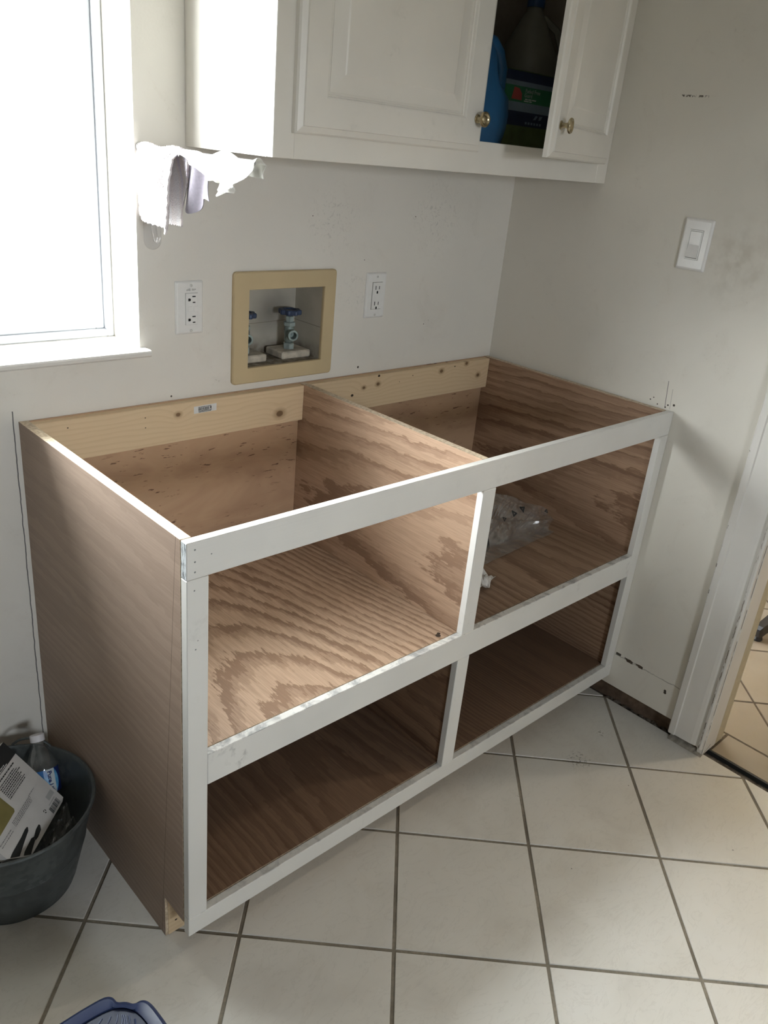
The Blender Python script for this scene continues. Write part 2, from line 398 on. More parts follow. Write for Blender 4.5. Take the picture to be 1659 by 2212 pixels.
def tile_mat():
    m = NT('glazed_floor_tile', 0.28, 0, (0.7, 0.69, 0.65), 0.5)
    p = m.pos()
    oi = m.n('ShaderNodeObjectInfo')
    off = m.n('ShaderNodeVectorMath', operation='ADD'); m.l(p, off.inputs[0])
    c = m.comb(m.math('MULTIPLY', oi.outputs['Random'], 17.0), m.math('MULTIPLY', oi.outputs['Random'], 5.0), 0.0)
    m.l(c, off.inputs[1]); v = off.outputs[0]
    n1 = m.noise(v, 5.5, 4, 0.55, 0.7)
    col = m.ramp(n1, [(0.28, (0.60, 0.575, 0.525)), (0.5, (0.665, 0.645, 0.595)), (0.75, (0.69, 0.672, 0.63))])
    vein = m.noise(m.vmul(v, (1.0, 2.2, 1.0)), 9, 5, 0.6, 2.0)
    f = m.math('ABSOLUTE', m.math('SUBTRACT', vein, 0.5))
    col = m.mix(m.ramp(f, [(0.0, 0.20), (0.02, 0.0)]), col, (0.40, 0.38, 0.34))
    sp = m.voro(p, 7.5)
    dirt = m.math('LESS_THAN', sp['Distance'], 0.014)
    col = m.mix(m.math('MULTIPLY', dirt, 0.75), col, (0.10, 0.09, 0.08))
    for (x, y, r) in ((-0.30, -0.735, 0.035), (-0.155, -0.71, 0.016), (-0.535, -0.72, 0.010)):
        d = m.dist(p, (x, y, 0)); g = m.math('SUBTRACT', 1.0, m.math('DIVIDE', d, r), clamp=True)
        t = m.ramp(m.noise(p, 130, 3), [(0.56, 0.0), (0.62, 0.8)])
        col = m.mix(m.math('MULTIPLY', m.math('POWER', g, 0.4), t), col, (0.12, 0.11, 0.09))
    m.color(col)
    rr = m.noise(v, 20, 3)
    m.put(m.b.inputs['Roughness'], m.math('MULTIPLY_ADD', rr, 0.22, 0.26))
    m.bump(m.noise(m.vmul(v, (1, 1.6, 1)), 10, 4, 0.55, 1.2), 0.10, 0.004)
    return m.m
M['tile'] = tile_mat()
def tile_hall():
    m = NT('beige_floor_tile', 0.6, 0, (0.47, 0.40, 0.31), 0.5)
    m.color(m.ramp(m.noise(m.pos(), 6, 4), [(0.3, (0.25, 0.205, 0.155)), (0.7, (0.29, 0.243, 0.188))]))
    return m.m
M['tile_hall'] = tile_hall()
def grout_mat():
    m = NT('sanded_grout', 0.9, 0, (0.3, 0.27, 0.22), 0.2)
    p = m.pos()
    col = m.ramp(m.noise(p, 9, 4), [(0.3, (0.155, 0.135, 0.105)), (0.7, (0.31, 0.275, 0.22))])
    col = m.mix(m.ramp(m.noise(p, 160, 3), [(0.4, 0.0), (0.7, 0.4)]), col, (0.12, 0.105, 0.085))
    m.color(col); m.bump(m.noise(p, 400, 2), 0.3, 0.001)
    return m.m
M['grout'] = grout_mat()
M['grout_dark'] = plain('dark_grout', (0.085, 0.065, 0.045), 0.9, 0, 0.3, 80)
M['mortar_light'] = plain('light_mortar', (0.33, 0.30, 0.25), 0.9, 0, 0.25, 90)
def debris_mat():
    m = NT('raw_mortar', 0.95, 0, (0.12, 0.1, 0.08), 0.1)
    p = m.pos()
    col = m.ramp(m.noise(p, 40, 5, 0.7), [(0.35, (0.05, 0.042, 0.034)), (0.55, (0.15, 0.125, 0.10)), (0.75, (0.26, 0.235, 0.20))])
    m.color(col); m.bump(m.noise(p, 90, 4), 0.8, 0.006)
    return m.m
M['mortar'] = debris_mat()
M['plate_wood'] = plain('dark_plate_wood', (0.16, 0.11, 0.075), 0.9, 0, 0.3, 40)

def galvanized():
    m = NT('galvanized_steel', 0.5, 0.35, (0.35, 0.37, 0.38), 0.5)
    v = m.voro(m.pos(), 85)
    f = m.sep(v['Color'])[0]
    n = m.noise(m.pos(), 14, 4)
    col = m.ramp(m.math('ADD', m.math('MULTIPLY', f, 0.5), m.math('MULTIPLY', n, 0.5)), [(0.25, (0.062, 0.070, 0.069)), (0.75, (0.098, 0.108, 0.106))])
    m.color(col)
    m.put(m.b.inputs['Roughness'], m.math('MULTIPLY_ADD', f, 0.2, 0.40))
    return m.m
M['galv'] = galvanized()
M['white_plastic'] = plain('white_plastic', (0.78, 0.78, 0.76), 0.3, 0, 0.02)
M['switch_plastic'] = plain('switch_plastic', (0.80, 0.79, 0.77), 0.22, 0, 0.02)
M['dark_slot'] = plain('dark_slot', (0.02, 0.02, 0.02), 0.7)
M['gap_grey'] = plain('grey_plastic_seam', (0.22, 0.21, 0.19), 0.8)  # mid grey seam around the outlet face and switch
M['faint_seam'] = plain('faint_plastic_seam', (0.46, 0.46, 0.45), 0.6)
M['screw'] = plain('painted_screw', (0.72, 0.72, 0.70), 0.25, 0.3)
M['tan'] = plain('tan_plastic', (0.52, 0.415, 0.25), 0.5, 0, 0.04, 12)
def box_mat():
    m = NT('dirty_box_lining', 0.65, 0, (0.55, 0.52, 0.45), 0.3)
    p = m.pos(); o = m.sep(p)
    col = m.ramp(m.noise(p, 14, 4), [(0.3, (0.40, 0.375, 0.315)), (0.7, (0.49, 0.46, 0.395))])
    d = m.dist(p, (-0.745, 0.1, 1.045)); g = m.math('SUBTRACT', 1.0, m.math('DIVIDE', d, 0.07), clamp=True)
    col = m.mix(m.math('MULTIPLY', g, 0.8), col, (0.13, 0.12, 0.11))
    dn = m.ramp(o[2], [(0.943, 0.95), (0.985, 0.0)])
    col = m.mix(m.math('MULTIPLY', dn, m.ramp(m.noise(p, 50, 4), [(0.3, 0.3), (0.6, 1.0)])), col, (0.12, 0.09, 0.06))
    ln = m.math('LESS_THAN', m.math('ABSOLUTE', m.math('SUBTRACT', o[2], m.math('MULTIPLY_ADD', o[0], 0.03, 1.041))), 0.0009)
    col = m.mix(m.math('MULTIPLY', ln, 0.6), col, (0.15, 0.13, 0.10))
    m.color(col); return m.m
M['box_lining'] = box_mat()
M['valve'] = plain('corroded_brass_green', (0.22, 0.27, 0.255), 0.5, 0.35, 0.3, 45)
M['valve_nut'] = plain('pale_corroded_nut', (0.36, 0.43, 0.42), 0.45, 0.35, 0.2, 60)
M['wheel_blue'] = plain('blue_handwheel_paint', (0.03, 0.05, 0.105), 0.45, 0.1, 0.3, 50)
M['block'] = plain('stained_valve_block', (0.50, 0.45, 0.37), 0.8, 0, 0.35, 40)
M['brass'] = plain('antique_brass', (0.47, 0.40, 0.26), 0.28, 1.0, 0.25, 90)
M['towel'] = None
def terry(name, a, b, c):
    m = NT(name, 0.95, 0, a, 0.1)
    p = m.pos(); o = m.sep(p)
    n = m.noise(p, 420, 2)
    st = m.noise(m.comb(m.math('MULTIPLY', o[1], 60.0), 0.0, m.math('MULTIPLY', o[2], 9.0)), 1.0, 2)
    col = m.ramp(st, [(0.40, a), (0.56, b), (0.66, c)])
    col = m.mix(m.math('MULTIPLY', n, 0.25), col, tuple(x * 0.75 for x in a))
    m.color(col); m.bump(n, 0.8, 0.003)
    m.b.inputs['Sheen Weight'].default_value = 0.3
    return m.m
M['towel'] = terry('terry_towel', (0.80, 0.77, 0.79), (0.80, 0.73, 0.72), (0.66, 0.61, 0.72))

M['rag'] = plain('white_paper_towel', (0.84, 0.84, 0.80), 0.9, 0, 0.03, 200)
M['rag_shaded'] = plain('shaded_lilac_cotton', (0.24, 0.22, 0.26), 0.95, 0, 0.1, 200)  # colour lowered to carry the shade behind the paper towel
M['chrome'] = plain('dull_metal_rod', (0.55, 0.55, 0.55), 0.3, 0.9)
M['paper'] = plain('crumpled_paper', (0.74, 0.72, 0.69), 0.9, 0, 0.03, 150)
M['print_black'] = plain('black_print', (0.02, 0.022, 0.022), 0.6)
M['print_grey'] = plain('grey_print', (0.22, 0.22, 0.22), 0.7)
M['print_lightgrey'] = plain('light_grey_print', (0.42, 0.42, 0.41), 0.7)
M['print_white'] = plain('white_print', (0.70, 0.70, 0.68), 0.6)
M['olive'] = plain('olive_print', (0.20, 0.17, 0.06), 0.6, 0, 0.15, 15)
M['card'] = plain('printed_white_card', (0.60, 0.585, 0.565), 0.55, 0, 0.03, 30)
M['carton_brown'] = plain('carton_back', (0.42, 0.31, 0.2), 0.85)
M['navy'] = plain('navy_print', (0.012, 0.02, 0.05), 0.45)
M['green_lab'] = plain('green_print', (0.02, 0.12, 0.055), 0.45)
M['green_pack'] = plain('olive_green_film', (0.085, 0.12, 0.035), 0.4, 0, 0.25, 30)
M['red_print'] = plain('red_print', (0.32, 0.06, 0.05), 0.5)
M['slate'] = plain('slate_print', (0.15, 0.20, 0.24), 0.5)
M['lab_white'] = plain('label_white', (0.55, 0.60, 0.62), 0.5)
M['deep_blue'] = plain('deep_blue_print', (0.012, 0.025, 0.13), 0.4)
M['det_blue'] = plain('blue_bottle_plastic', (0.02, 0.095, 0.21), 0.36, 0, 0.08, 20)
M['jug'] = plain('cloudy_jug_plastic', (0.22, 0.215, 0.17), 0.45, 0, 0.05, 20)
M['cap_blue'] = plain('blue_cap_plastic', (0.02, 0.06, 0.16), 0.35)
M['cap_white'] = plain('white_cap_plastic', (0.72, 0.70, 0.72), 0.4)
M['black_metal'] = plain('black_painted_metal', (0.02, 0.02, 0.022), 0.4, 0.2)
M['seat_dark'] = plain('dark_seat', (0.05, 0.045, 0.04), 0.6)
M['dark_cloth'] = plain('dark_crumpled_wrap', (0.03, 0.032, 0.035), 0.5, 0, 0.3, 60)
def water_label():
    m = NT('blue_water_label', 0.35, 0, (0.1, 0.3, 0.6), 0.5)
    n = m.noise(m.pos(), 26, 3)
    m.color(m.ramp(n, [(0.30, (0.03, 0.14, 0.38)), (0.52, (0.12, 0.40, 0.68)), (0.7, (0.50, 0.72, 0.88))]))
    return m.m
M['water_label'] = water_label()
def clear(name, tint, gloss, rough=0.06, film=False):
    m = NT(name)
    t = m.t
    tr = m.n('ShaderNodeBsdfTransparent'); tr.inputs['Color'].default_value = (*tint, 1)
    gl = m.n('ShaderNodeBsdfGlossy'); gl.inputs['Roughness'].default_value = rough
    lw = m.n('ShaderNodeLayerWeight'); lw.inputs['Blend'].default_value = 0.35
    f = m.math('MULTIPLY_ADD', lw.outputs['Facing'], gloss, 0.03, clamp=True)
    mx = m.n('ShaderNodeMixShader'); m.l(f, mx.inputs[0]); m.l(tr.outputs[0], mx.inputs[1]); m.l(gl.outputs[0], mx.inputs[2])
    last = mx
    if film:
        df = m.n('ShaderNodeBsdfDiffuse'); df.inputs['Color'].default_value = (0.75, 0.74, 0.70, 1)
        m2 = m.n('ShaderNodeMixShader')
        k = m.ramp(m.noise(m.pos(), 30, 3), [(0.4, 0.03), (0.7, 0.13)])
        m.l(k, m2.inputs[0]); m.l(mx.outputs[0], m2.inputs[1]); m.l(df.outputs[0], m2.inputs[2]); last = m2
    out = t.nodes['Material Output']; m.l(last.outputs[0], out.inputs['Surface'])
    t.nodes.remove(m.b)
    return m.m
M['glass'] = clear('window_glass', (0.97, 0.98, 0.98), 0.5, 0.02)
M['clear_film'] = clear('clear_plastic_film', (0.985, 0.985, 0.98), 0.7, 0.24, True)
M['clear_bottle'] = clear('clear_bottle_plastic', (0.90, 0.92, 0.93), 0.7, 0.08, True)
M['clear_hook'] = clear('clear_hook_plastic', (0.995, 0.995, 1.0), 0.25, 0.3, False)
M['vinyl'] = plain('white_vinyl', (0.80, 0.82, 0.85), 0.35, 0, 0.02)
def blue_plastic():
    m = NT('metallic_blue_plastic', 0.33, 0.0, (0.03, 0.05, 0.13), 0.5)
    n = m.noise(m.pos(), 30, 3)
    m.color(m.ramp(n, [(0.3, (0.018, 0.030, 0.085)), (0.7, (0.026, 0.042, 0.11))]))
    return m.m
M['stool'] = blue_plastic()
M['stool_tread'] = plain('dark_wavy_tread', (0.02, 0.028, 0.06), 0.5, 0.0, 0.1, 30)
M['lamp_white'] = plain('lamp_housing', (0.8, 0.78, 0.74), 0.5)

# ------------------------------------------------------------------ mesh helpers (all coordinates in metres, world space)
LOC = {}
def thing(name, label, cat, loc, group=None, kind=None):
    o = bpy.data.objects.new(name, None); COL.objects.link(o)
    o.empty_display_size = 0.05
    o.location = loc; LOC[o] = Vector(loc)
    if label: o['label'] = label
    if cat: o['category'] = cat
    if group: o['group'] = group
    if kind: o['kind'] = kind
    return o
def obj(name, bm, mat, parent=None, smooth=False, label=None, kind=None):
    bmesh.ops.recalc_face_normals(bm, faces=bm.faces[:])
    if parent is not None: base = LOC[parent]
    else:
        xs = [v.co for v in bm.verts]
        base = Vector(((min(v.x for v in xs) + max(v.x for v in xs)) / 2, (min(v.y for v in xs) + max(v.y for v in xs)) / 2, min(v.z for v in xs)))
    bmesh.ops.translate(bm, verts=bm.verts[:], vec=-base)
    me = bpy.data.meshes.new(name); bm.to_mesh(me); bm.free()
    for m in (mat if isinstance(mat, (list, tuple)) else [mat]): me.materials.append(m)
    if smooth:
        for p in me.polygons: p.use_smooth = True
        try: me.set_sharp_from_angle(angle=math.radians(38))
        except Exception: pass
    o = bpy.data.objects.new(name, me); COL.objects.link(o)
    LOC[o] = base.copy()
    if parent is not None: o.parent = parent
    else: o.location = base
    if label: o['label'] = label
    if kind: o['kind'] = kind
    return o
def tag(o, label, cat, group=None):
    o['label'] = label; o['category'] = cat
    if group: o['group'] = group
    return o
def struct(name, bm, mat, label=None):
    o = obj(name, bm, mat); o['kind'] = 'structure'
    if label: o['label'] = label
    return o
def new(): return bmesh.new()
def box(bm, x0, x1, y0, y1, z0, z1, bev=0.0):
    r = bmesh.ops.create_cube(bm, size=1.0)
    vs = r['verts']
    for v in vs:
        v.co = Vector((x0 + (v.co.x + .5) * (x1 - x0), y0 + (v.co.y + .5) * (y1 - y0), z0 + (v.co.z + .5) * (z1 - z0)))
    if bev > 0:
        es = list({e for v in vs for e in v.link_edges})
        bmesh.ops.bevel(bm, geom=es, offset=bev, segments=1, affect='EDGES')
    return bm
def B(*a, **k): return box(new(), *a, **k)
def prism(bm, pts, d):
    """pts: planar polygon (Vectors), d: extrusion vector"""
    a = [bm.verts.new(p) for p in pts]; b = [bm.verts.new(Vector(p) + Vector(d)) for p in pts]
    n = len(a)
    bm.faces.new(a); bm.faces.new(b[::-1])
    for i in range(n): bm.faces.new((a[i], b[i], b[(i + 1) % n], a[(i + 1) % n]))
    return bm
def basis(d):
    d = Vector(d).normalized(); u = d.orthogonal().normalized(); return u, d.cross(u), d
def tube(bm, pts, r, seg=8, closed=False, cap=True):
    pts = [Vector(p) for p in pts]; n = len(pts)
    rr = r if isinstance(r, (list, tuple)) else [r] * n
    rings = []; u = None
    for i, p in enumerate(pts):
        if closed: t = pts[(i + 1) % n] - pts[i - 1]
        else: t = pts[min(i + 1, n - 1)] - pts[max(i - 1, 0)]
        t.normalize()
        if u is None: u = t.orthogonal().normalized()
        else:
            u = u - t * u.dot(t); u.normalize()
        w = t.cross(u)
        rings.append([bm.verts.new(p + (u * math.cos(2 * PI * k / seg) + w * math.sin(2 * PI * k / seg)) * rr[i]) for k in range(seg)])
    m = n if closed else n - 1
    for i in range(m):
        a, b = rings[i], rings[(i + 1) % n]
        for k in range(seg): bm.faces.new((a[k], a[(k + 1) % seg], b[(k + 1) % seg], b[k]))
    if cap and not closed:
        bm.faces.new(rings[0][::-1]); bm.faces.new(rings[-1])
    return bm
def lathe(bm, prof, c, axis=(0, 0, 1), seg=24, squash=None):
    """prof: (radius, height along the axis) list; a zero radius closes the shape"""
    u, w, d = basis(axis); c = Vector(c); rings = []
    if tuple(axis) == (0, 0, 1): u, w, d = Vector((1, 0, 0)), Vector((0, 1, 0)), Vector((0, 0, 1))
    for (r, h) in prof:
        if r <= 1e-6: rings.append([bm.verts.new(c + d * h)])
        else: rings.append([bm.verts.new(c + d * h + (u * math.cos(2 * PI * k / seg) * (squash or 1.0) + w * math.sin(2 * PI * k / seg)) * r) for k in range(seg)])
    for a, b in zip(rings, rings[1:]):
        for k in range(seg):
            k2 = (k + 1) % seg
            if len(a) == 1 and len(b) == 1: continue
            if len(a) == 1: bm.faces.new((a[0], b[k2], b[k]))
            elif len(b) == 1: bm.faces.new((a[k], a[k2], b[0]))
            else: bm.faces.new((a[k], a[k2], b[k2], b[k]))
    return bm
def grid(bm, f, nu, nv, thick=0.0):
    vs = [[bm.verts.new(f(i / nu, j / nv)) for j in range(nv + 1)] for i in range(nu + 1)]
    fs = []
    for i in range(nu):
        for j in range(nv): fs.append(bm.faces.new((vs[i][j], vs[i + 1][j], vs[i + 1][j + 1], vs[i][j + 1])))
    if thick:
        bmesh.ops.recalc_face_normals(bm, faces=fs)
        bmesh.ops.solidify(bm, geom=fs, thickness=thick)
    return bm
def loft(bm, loops, cap_last=True, cap_first=False):
    R = [[bm.verts.new(p) for p in L] for L in loops]
    n = len(R[0])
    for a, b in zip(R, R[1:]):
        for k in range(n): bm.faces.new((a[k], a[(k + 1) % n], b[(k + 1) % n], b[k]))
    if cap_last: bm.faces.new(R[-1])
    if cap_first: bm.faces.new(R[0][::-1])
    return bm
class Frame:
    """a flat sheet: origin, two edge directions, outward normal; draws thin flat print on it"""
    def __init__(s, o, ex, ey): s.o = Vector(o); s.x = Vector(ex).normalized(); s.y = Vector(ey).normalized(); s.n = s.x.cross(s.y).normalized()
    def p(s, u, v, h=0.0): return s.o + s.x * u + s.y * v + s.n * h
    def rect(s, bm, u0, u1, v0, v1, h=0.0004):
        bm.faces.new([bm.verts.new(s.p(a, b, h)) for a, b in ((u0, v0), (u1, v0), (u1, v1), (u0, v1))])
    def poly(s, bm, pts, h=0.0004): bm.faces.new([bm.verts.new(s.p(a, b, h)) for a, b in pts])
    def text(s, bm, txt, u, v, size, ang=0.0, h=0.0004, align='LEFT', bold=0.0):
        cu = bpy.data.curves.new('lettering', 'FONT'); cu.body = txt; cu.size = size; cu.align_x = align; cu.resolution_u = 2
        cu.offset = bold
        o = bpy.data.objects.new('lettering', cu)
        me = bpy.data.meshes.new_from_object(o)
        ca, sa = math.cos(ang), math.sin(ang)
        vs = [bm.verts.new(s.p(u + q.co.x * ca - q.co.y * sa, v + q.co.x * sa + q.co.y * ca, h)) for q in me.vertices]
        for pl_ in me.polygons:
            try: bm.faces.new([vs[i] for i in pl_.vertices])
            except ValueError: pass
        bpy.data.objects.remove(o); bpy.data.curves.remove(cu); bpy.data.meshes.remove(me)

# flat print keeps its own facing
def prints(name, bm, mat, parent, kind=None, label=None):
    base = LOC[parent]
    bmesh.ops.translate(bm, verts=bm.verts[:], vec=-base)
    me = bpy.data.meshes.new(name); bm.to_mesh(me); bm.free(); me.materials.append(mat)
    o = bpy.data.objects.new(name, me); COL.objects.link(o); LOC[o] = base.copy(); o.parent = parent
    if kind: o['kind'] = kind
    if label: o['label'] = label
    return o

# ------------------------------------------------------------------ the room shell
XL, YB, ZC = -2.75, -3.4, 2.45            # left wall, wall behind the camera, ceiling
WX0, WX1, WZ0, WZ1 = -1.78, -1.145, 1.004, 2.16   # window opening
BX0, BX1, BZ0, BZ1 = -0.886, -0.663, 0.939, 1.124 # opening for the washer box
TW = 0.165                                  # outer wall thickness
bm = new()
for (x0, x1, z0, z1) in ((XL, WX0, 0, ZC), (WX0, WX1, 0, WZ0), (WX0, WX1, WZ1, ZC),
                         (WX1, BX0, 0, ZC), (BX0, BX1, 0, BZ0), (BX0, BX1, BZ1, ZC), (BX1, 0.11, 0, ZC)):
    box(bm, x0, x1, 0, TW, z0 - (0.03 if z0 == 0 else 0), z1)
box(bm, BX0, BX1, 0.115, TW, BZ0, BZ1)
struct('wall_back', bm, M['wall_back'], 'white painted wall with the window and the washer outlet box')
DY0, DY1 = -0.937, -1.76                    # doorway in the right wall
bm = new()
box(bm, 0, 0.11, DY0 + 0.001, 0, 0.053, ZC)
box(bm, 0, 0.11, DY1, DY0, 2.06, ZC)
box(bm, 0, 0.11, YB, DY1, 0.0, ZC)
struct('wall_right', bm, M['wall_right'], 'off white wall with the light switch beside the doorway')
struct('wall_left', B(XL - 0.1, XL, YB, 0.0, -0.03, ZC), M['dark_wall'])
bm = new()
for (x0, x1, z0, z1) in ((XL, -2.0, -0.03, ZC), (-2.0, -1.5, -0.03, 1.27), (-2.0, -1.5, 1.73, ZC), (-1.5, 0.11, -0.03, ZC)):  # gap between the boxes is the added fill opening
    box(bm, x0, x1, YB - 0.12, YB, z0, z1)
struct('wall_front', bm, M['dark_wall'])
struct('trim_4', B(XL - 0.3, 0.4, TW + 0.001, TW + 0.62, 2.36, 2.44), M['ceil'], 'added unseen overhang that cuts steep sky light')  # out of view, added to block steep skylight at the window
struct('ceiling', B(XL - 0.1, 1.75, YB - 0.1, TW, ZC, ZC + 0.05), M['ceil'])
struct('wall_hall_far', B(1.62, 1.74, YB, 0.4, -0.03, ZC), M['hall_wall'], 'ochre wall of the next room')
struct('wall_hall_back', B(0.11, 1.62, 0.30, 0.40, -0.03, ZC), M['hall_wall'])
struct('wall_hall_front', B(0.11, 1.62, YB - 0.1, YB, -0.03, ZC), M['hall_wall'])
# raw bottom plate in the slot under the wall lining
struct('trim_1', B(0.030, 0.105, DY0 + 0.02, -0.02, -0.012, 0.056), M['plate_wood'], 'dark raw timber plate in the slot under the right wall')

# floor: grout bed with single tiles laid at 45 degrees
TX = 0.008
bm = B(XL, TX, YB, 0.0, -0.03, -0.0022)
fl = struct('floor', bm, M['grout'], 'off white floor tiles laid diagonally with brown grout')
bm = B(TX, 0.044, YB, 0.0, -0.03, -0.014)
struct('trim_2', bm, M['mortar'], 'open mortar slot along the right wall and doorway')
bm = B(0.044, 1.62, YB, 0.30, -0.03, -0.0022)
fl2 = struct('floor.001', bm, M['grout_dark'], 'beige tiled floor of the next room beyond the doorway')
def clip(poly, nx, ny, c):
    out = []
    for i in range(len(poly)):
        a, b = poly[i], poly[(i + 1) % len(poly)]
        da, db = nx * a[0] + ny * a[1] - c, nx * b[0] + ny * b[1] - c
        if da <= 0: out.append(a)
        if da * db < 0:
            t = da / (da - db); out.append((a[0] + (b[0] - a[0]) * t, a[1] + (b[1] - a[1]) * t))
    return out
def area(p): return abs(sum(p[i][0] * p[(i + 1) % len(p)][1] - p[(i + 1) % len(p)][0] * p[i][1] for i in range(len(p)))) / 2
def tile_obj(poly, parent, top=0.0, mat=None):
    if len(poly) < 3 or area(poly) < 2e-4: return
    cx = sum(p[0] for p in poly) / len(poly); cy = sum(p[1] for p in poly) / len(poly)
    sa = sum(poly[i][0] * poly[(i + 1) % len(poly)][1] - poly[(i + 1) % len(poly)][0] * poly[i][1] for i in range(len(poly)))
    if sa < 0: poly = poly[::-1]
    def ins(p, k):
        dx, dy = cx - p[0], cy - p[1]; L = math.hypot(dx, dy) or 1
        return (p[0] + dx / L * k, p[1] + dy / L * k)
    dz = random.uniform(-0.0003, 0.0003)
    b = new()
    loft(b, [[(p[0], p[1], -0.008) for p in poly], [(p[0], p[1], top - 0.0013 + dz) for p in poly],
             [(*ins(p, 0.0014), top + dz) for p in poly]], True, False)
    return obj('tile', b, mat or M['tile'], parent)
PT, GW = 0.3053, 0.0072
ci, si = math.cos(-0.7843), math.sin(-0.7843)
def node(i, j, o): return (o[0] + PT * (i * ci + j * si), o[1] + PT * (i * si - j * ci))
h = GW / 2 / PT
for i in range(-8, 12):
    for j in range(-9, 12):
        poly = [node(a, b_, (-0.8584, -0.6199)) for a, b_ in ((i + h, j + h), (i + 1 - h, j + h), (i + 1 - h, j + 1 - h), (i + h, j + 1 - h))]
        for (nx, ny, c) in ((1, 0, TX - 0.001), (-1, 0, -XL - 0.002), (0, 1, -0.003), (0, -1, -YB - 0.002)): poly = clip(poly, nx, ny, c) if poly else poly
        if poly: tile_obj(poly, fl)
r2 = 0.70711
def node2(i, j): return (0.3695 + PT * r2 * (i - j), -0.9175 + PT * r2 * (-i - j))
for i in range(-6, 9):
    for j in range(-9, 6):
        poly = [node2(a, b_) for a, b_ in ((i + h, j + h), (i + 1 - h, j + h), (i + 1 - h, j + 1 - h), (i + h, j + 1 - h))]
        for (nx, ny, c) in ((-1, 0, -0.1545), (1, 0, 1.618), (0, 1, 0.297), (0, -1, 2.2)): poly = clip(poly, nx, ny, c) if poly else poly
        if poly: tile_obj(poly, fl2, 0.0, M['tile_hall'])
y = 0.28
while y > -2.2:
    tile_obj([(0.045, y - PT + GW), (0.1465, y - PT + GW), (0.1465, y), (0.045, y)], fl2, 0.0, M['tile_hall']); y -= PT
# rubble in the slot
bm = new()
rr = random.Random(3)
for k in range(70):
    yy = rr.uniform(-0.93, -0.60); s = rr.uniform(0.003, 0.009)
    r = bmesh.ops.create_icosphere(bm, subdivisions=1, radius=s)
    c = Vector((rr.uniform(0.008, 0.034), yy, -0.012 + s * 0.5))
    for v in r['verts']: v.co = Vector((v.co.x * rr.uniform(.7, 1.3), v.co.y * rr.uniform(.8, 1.5), v.co.z * rr.uniform(.5, 1.0))) + c
o = obj('mortar_rubble', bm, M['mortar']); o['kind'] = 'stuff'; o['label'] = 'crumbled mortar in the slot below the right wall'; o['category'] = 'rubble'

struct('trim_5', B(0.0385, 0.0442, -2.3, DY0 + 0.004, -0.0138, -0.0008), M['print_black'], 'black strip for the shadowed edge of the next room floor')  # thin strip added, black for the shadow at the floor's edge
# mortar lip under the casing
bm = new()
grid(bm, lambda s, t: Vector((-0.014 + 0.050 * t, -0.838 - 0.100 * s, 0.021 - 0.020 * (1 - t) + rr.uniform(-0.002, 0.001) if 0 < t < 1 else (0.0 if t == 0 else 0.0215))), 12, 5)
struct('trim_6', bm, M['mortar_light'], 'ragged mortar lip below the doorway casing')

# doorway casing and jamb
dr = thing('door_1', 'white chipped doorway casing and jamb at the right', None, (0, -0.9, 0), kind='structure')
prof = [(-.833, 0), (-.833, -.012), (-.836, -.0155), (-.852, -.016), (-.8545, -.0125), (-.875, -.0118), (-.900, -.0105), (-.909, -.009), (-.914, -.0072),
        (-.919, -.0085), (-.9235, -.0128), (-.929, -.0140), (-.9335, -.0125), (-.9345, -.003), (-.9345, 0)]
bm = prism(new(), [Vector((x, y_, 0.022)) for y_, x in prof], (0, 0, 2.09))
obj('casing', bm, M['casing'], dr)
bm = prism(new(), [Vector((x, 2 * (DY0 + DY1) / 2 - y_, 0.0)) for y_, x in prof], (0, 0, 2.11))
obj('casing', bm, M['trim_white'], dr)
obj('casing', B(-0.015, -0.0002, DY1 + 0.005, DY0 - 0.005, 2.03, 2.11), M['trim_white'], dr)
obj('jamb', box(new(), -0.004, 0.072, DY0, DY0 + 0.018, 0.001, 2.03, 0.002), M['casing'], dr)
obj('jamb_edge', box(new(), 0.0725, 0.116, DY0, DY0 + 0.018, 0.001, 2.03, 0.002), M['jamb_far'], dr, label='cream painted inner part of the jamb')
obj('jamb', box(new(), -0.004, 0.116, DY1 - 0.018, DY1, 0.001, 2.03), M['trim_white'], dr)
obj('jamb', box(new(), -0.004, 0.116, DY1, DY0, 2.03, 2.048), M['trim_white'], dr)

# window: vinyl frame, sash, glass, sill
wr = thing('window_1', 'bright overexposed window with white frame above the bucket', None, (-1.6, 0.13, 1.012), kind='structure')
def ring(x0, x1, z0, z1, w, y0, y1):
    b = new()
    box(b, x0, x0 + w, y0, y1, z0, z1, 0.002); box(b, x1 - w, x1, y0, y1, z0, z1, 0.002)
    box(b, x0 + w, x1 - w, y0, y1, z0, z0 + w, 0.002); box(b, x0 + w, x1 - w, y0, y1, z1 - w, z1, 0.002)
    return b
obj('frame', ring(WX0, WX1, 1.012, WZ1, 0.014, 0.112, 0.164), M['vinyl'], wr)
obj('sash', ring(WX0 + 0.0145, WX1 - 0.0145, 1.0265, WZ1 - 0.0145, 0.018, 0.128, 0.158), M['vinyl'], wr)
obj('glass_pane', B(WX0 + 0.033, WX1 - 0.033, 0.143, 0.147, 1.045, WZ1 - 0.033), M['glass'], wr)
bm = prism(new(), [Vector((WX0 - 0.011, y_, z)) for y_, z in ((0.0, 0.9975), (0.0, 1.012), (-0.024, 1.012), (-0.0285, 1.0105), (-0.030, 1.007), (-0.029, 1.001), (-0.025, 0.9975))], (WX1 - WX0 + 0.0225, 0, 0))
box(bm, WX0 + 0.0005, WX1 - 0.0005, 0.0, 0.1635, 1.0045, 1.012)
struct('trim_3', bm, M['trim_white'], 'white window sill with a rounded nose')

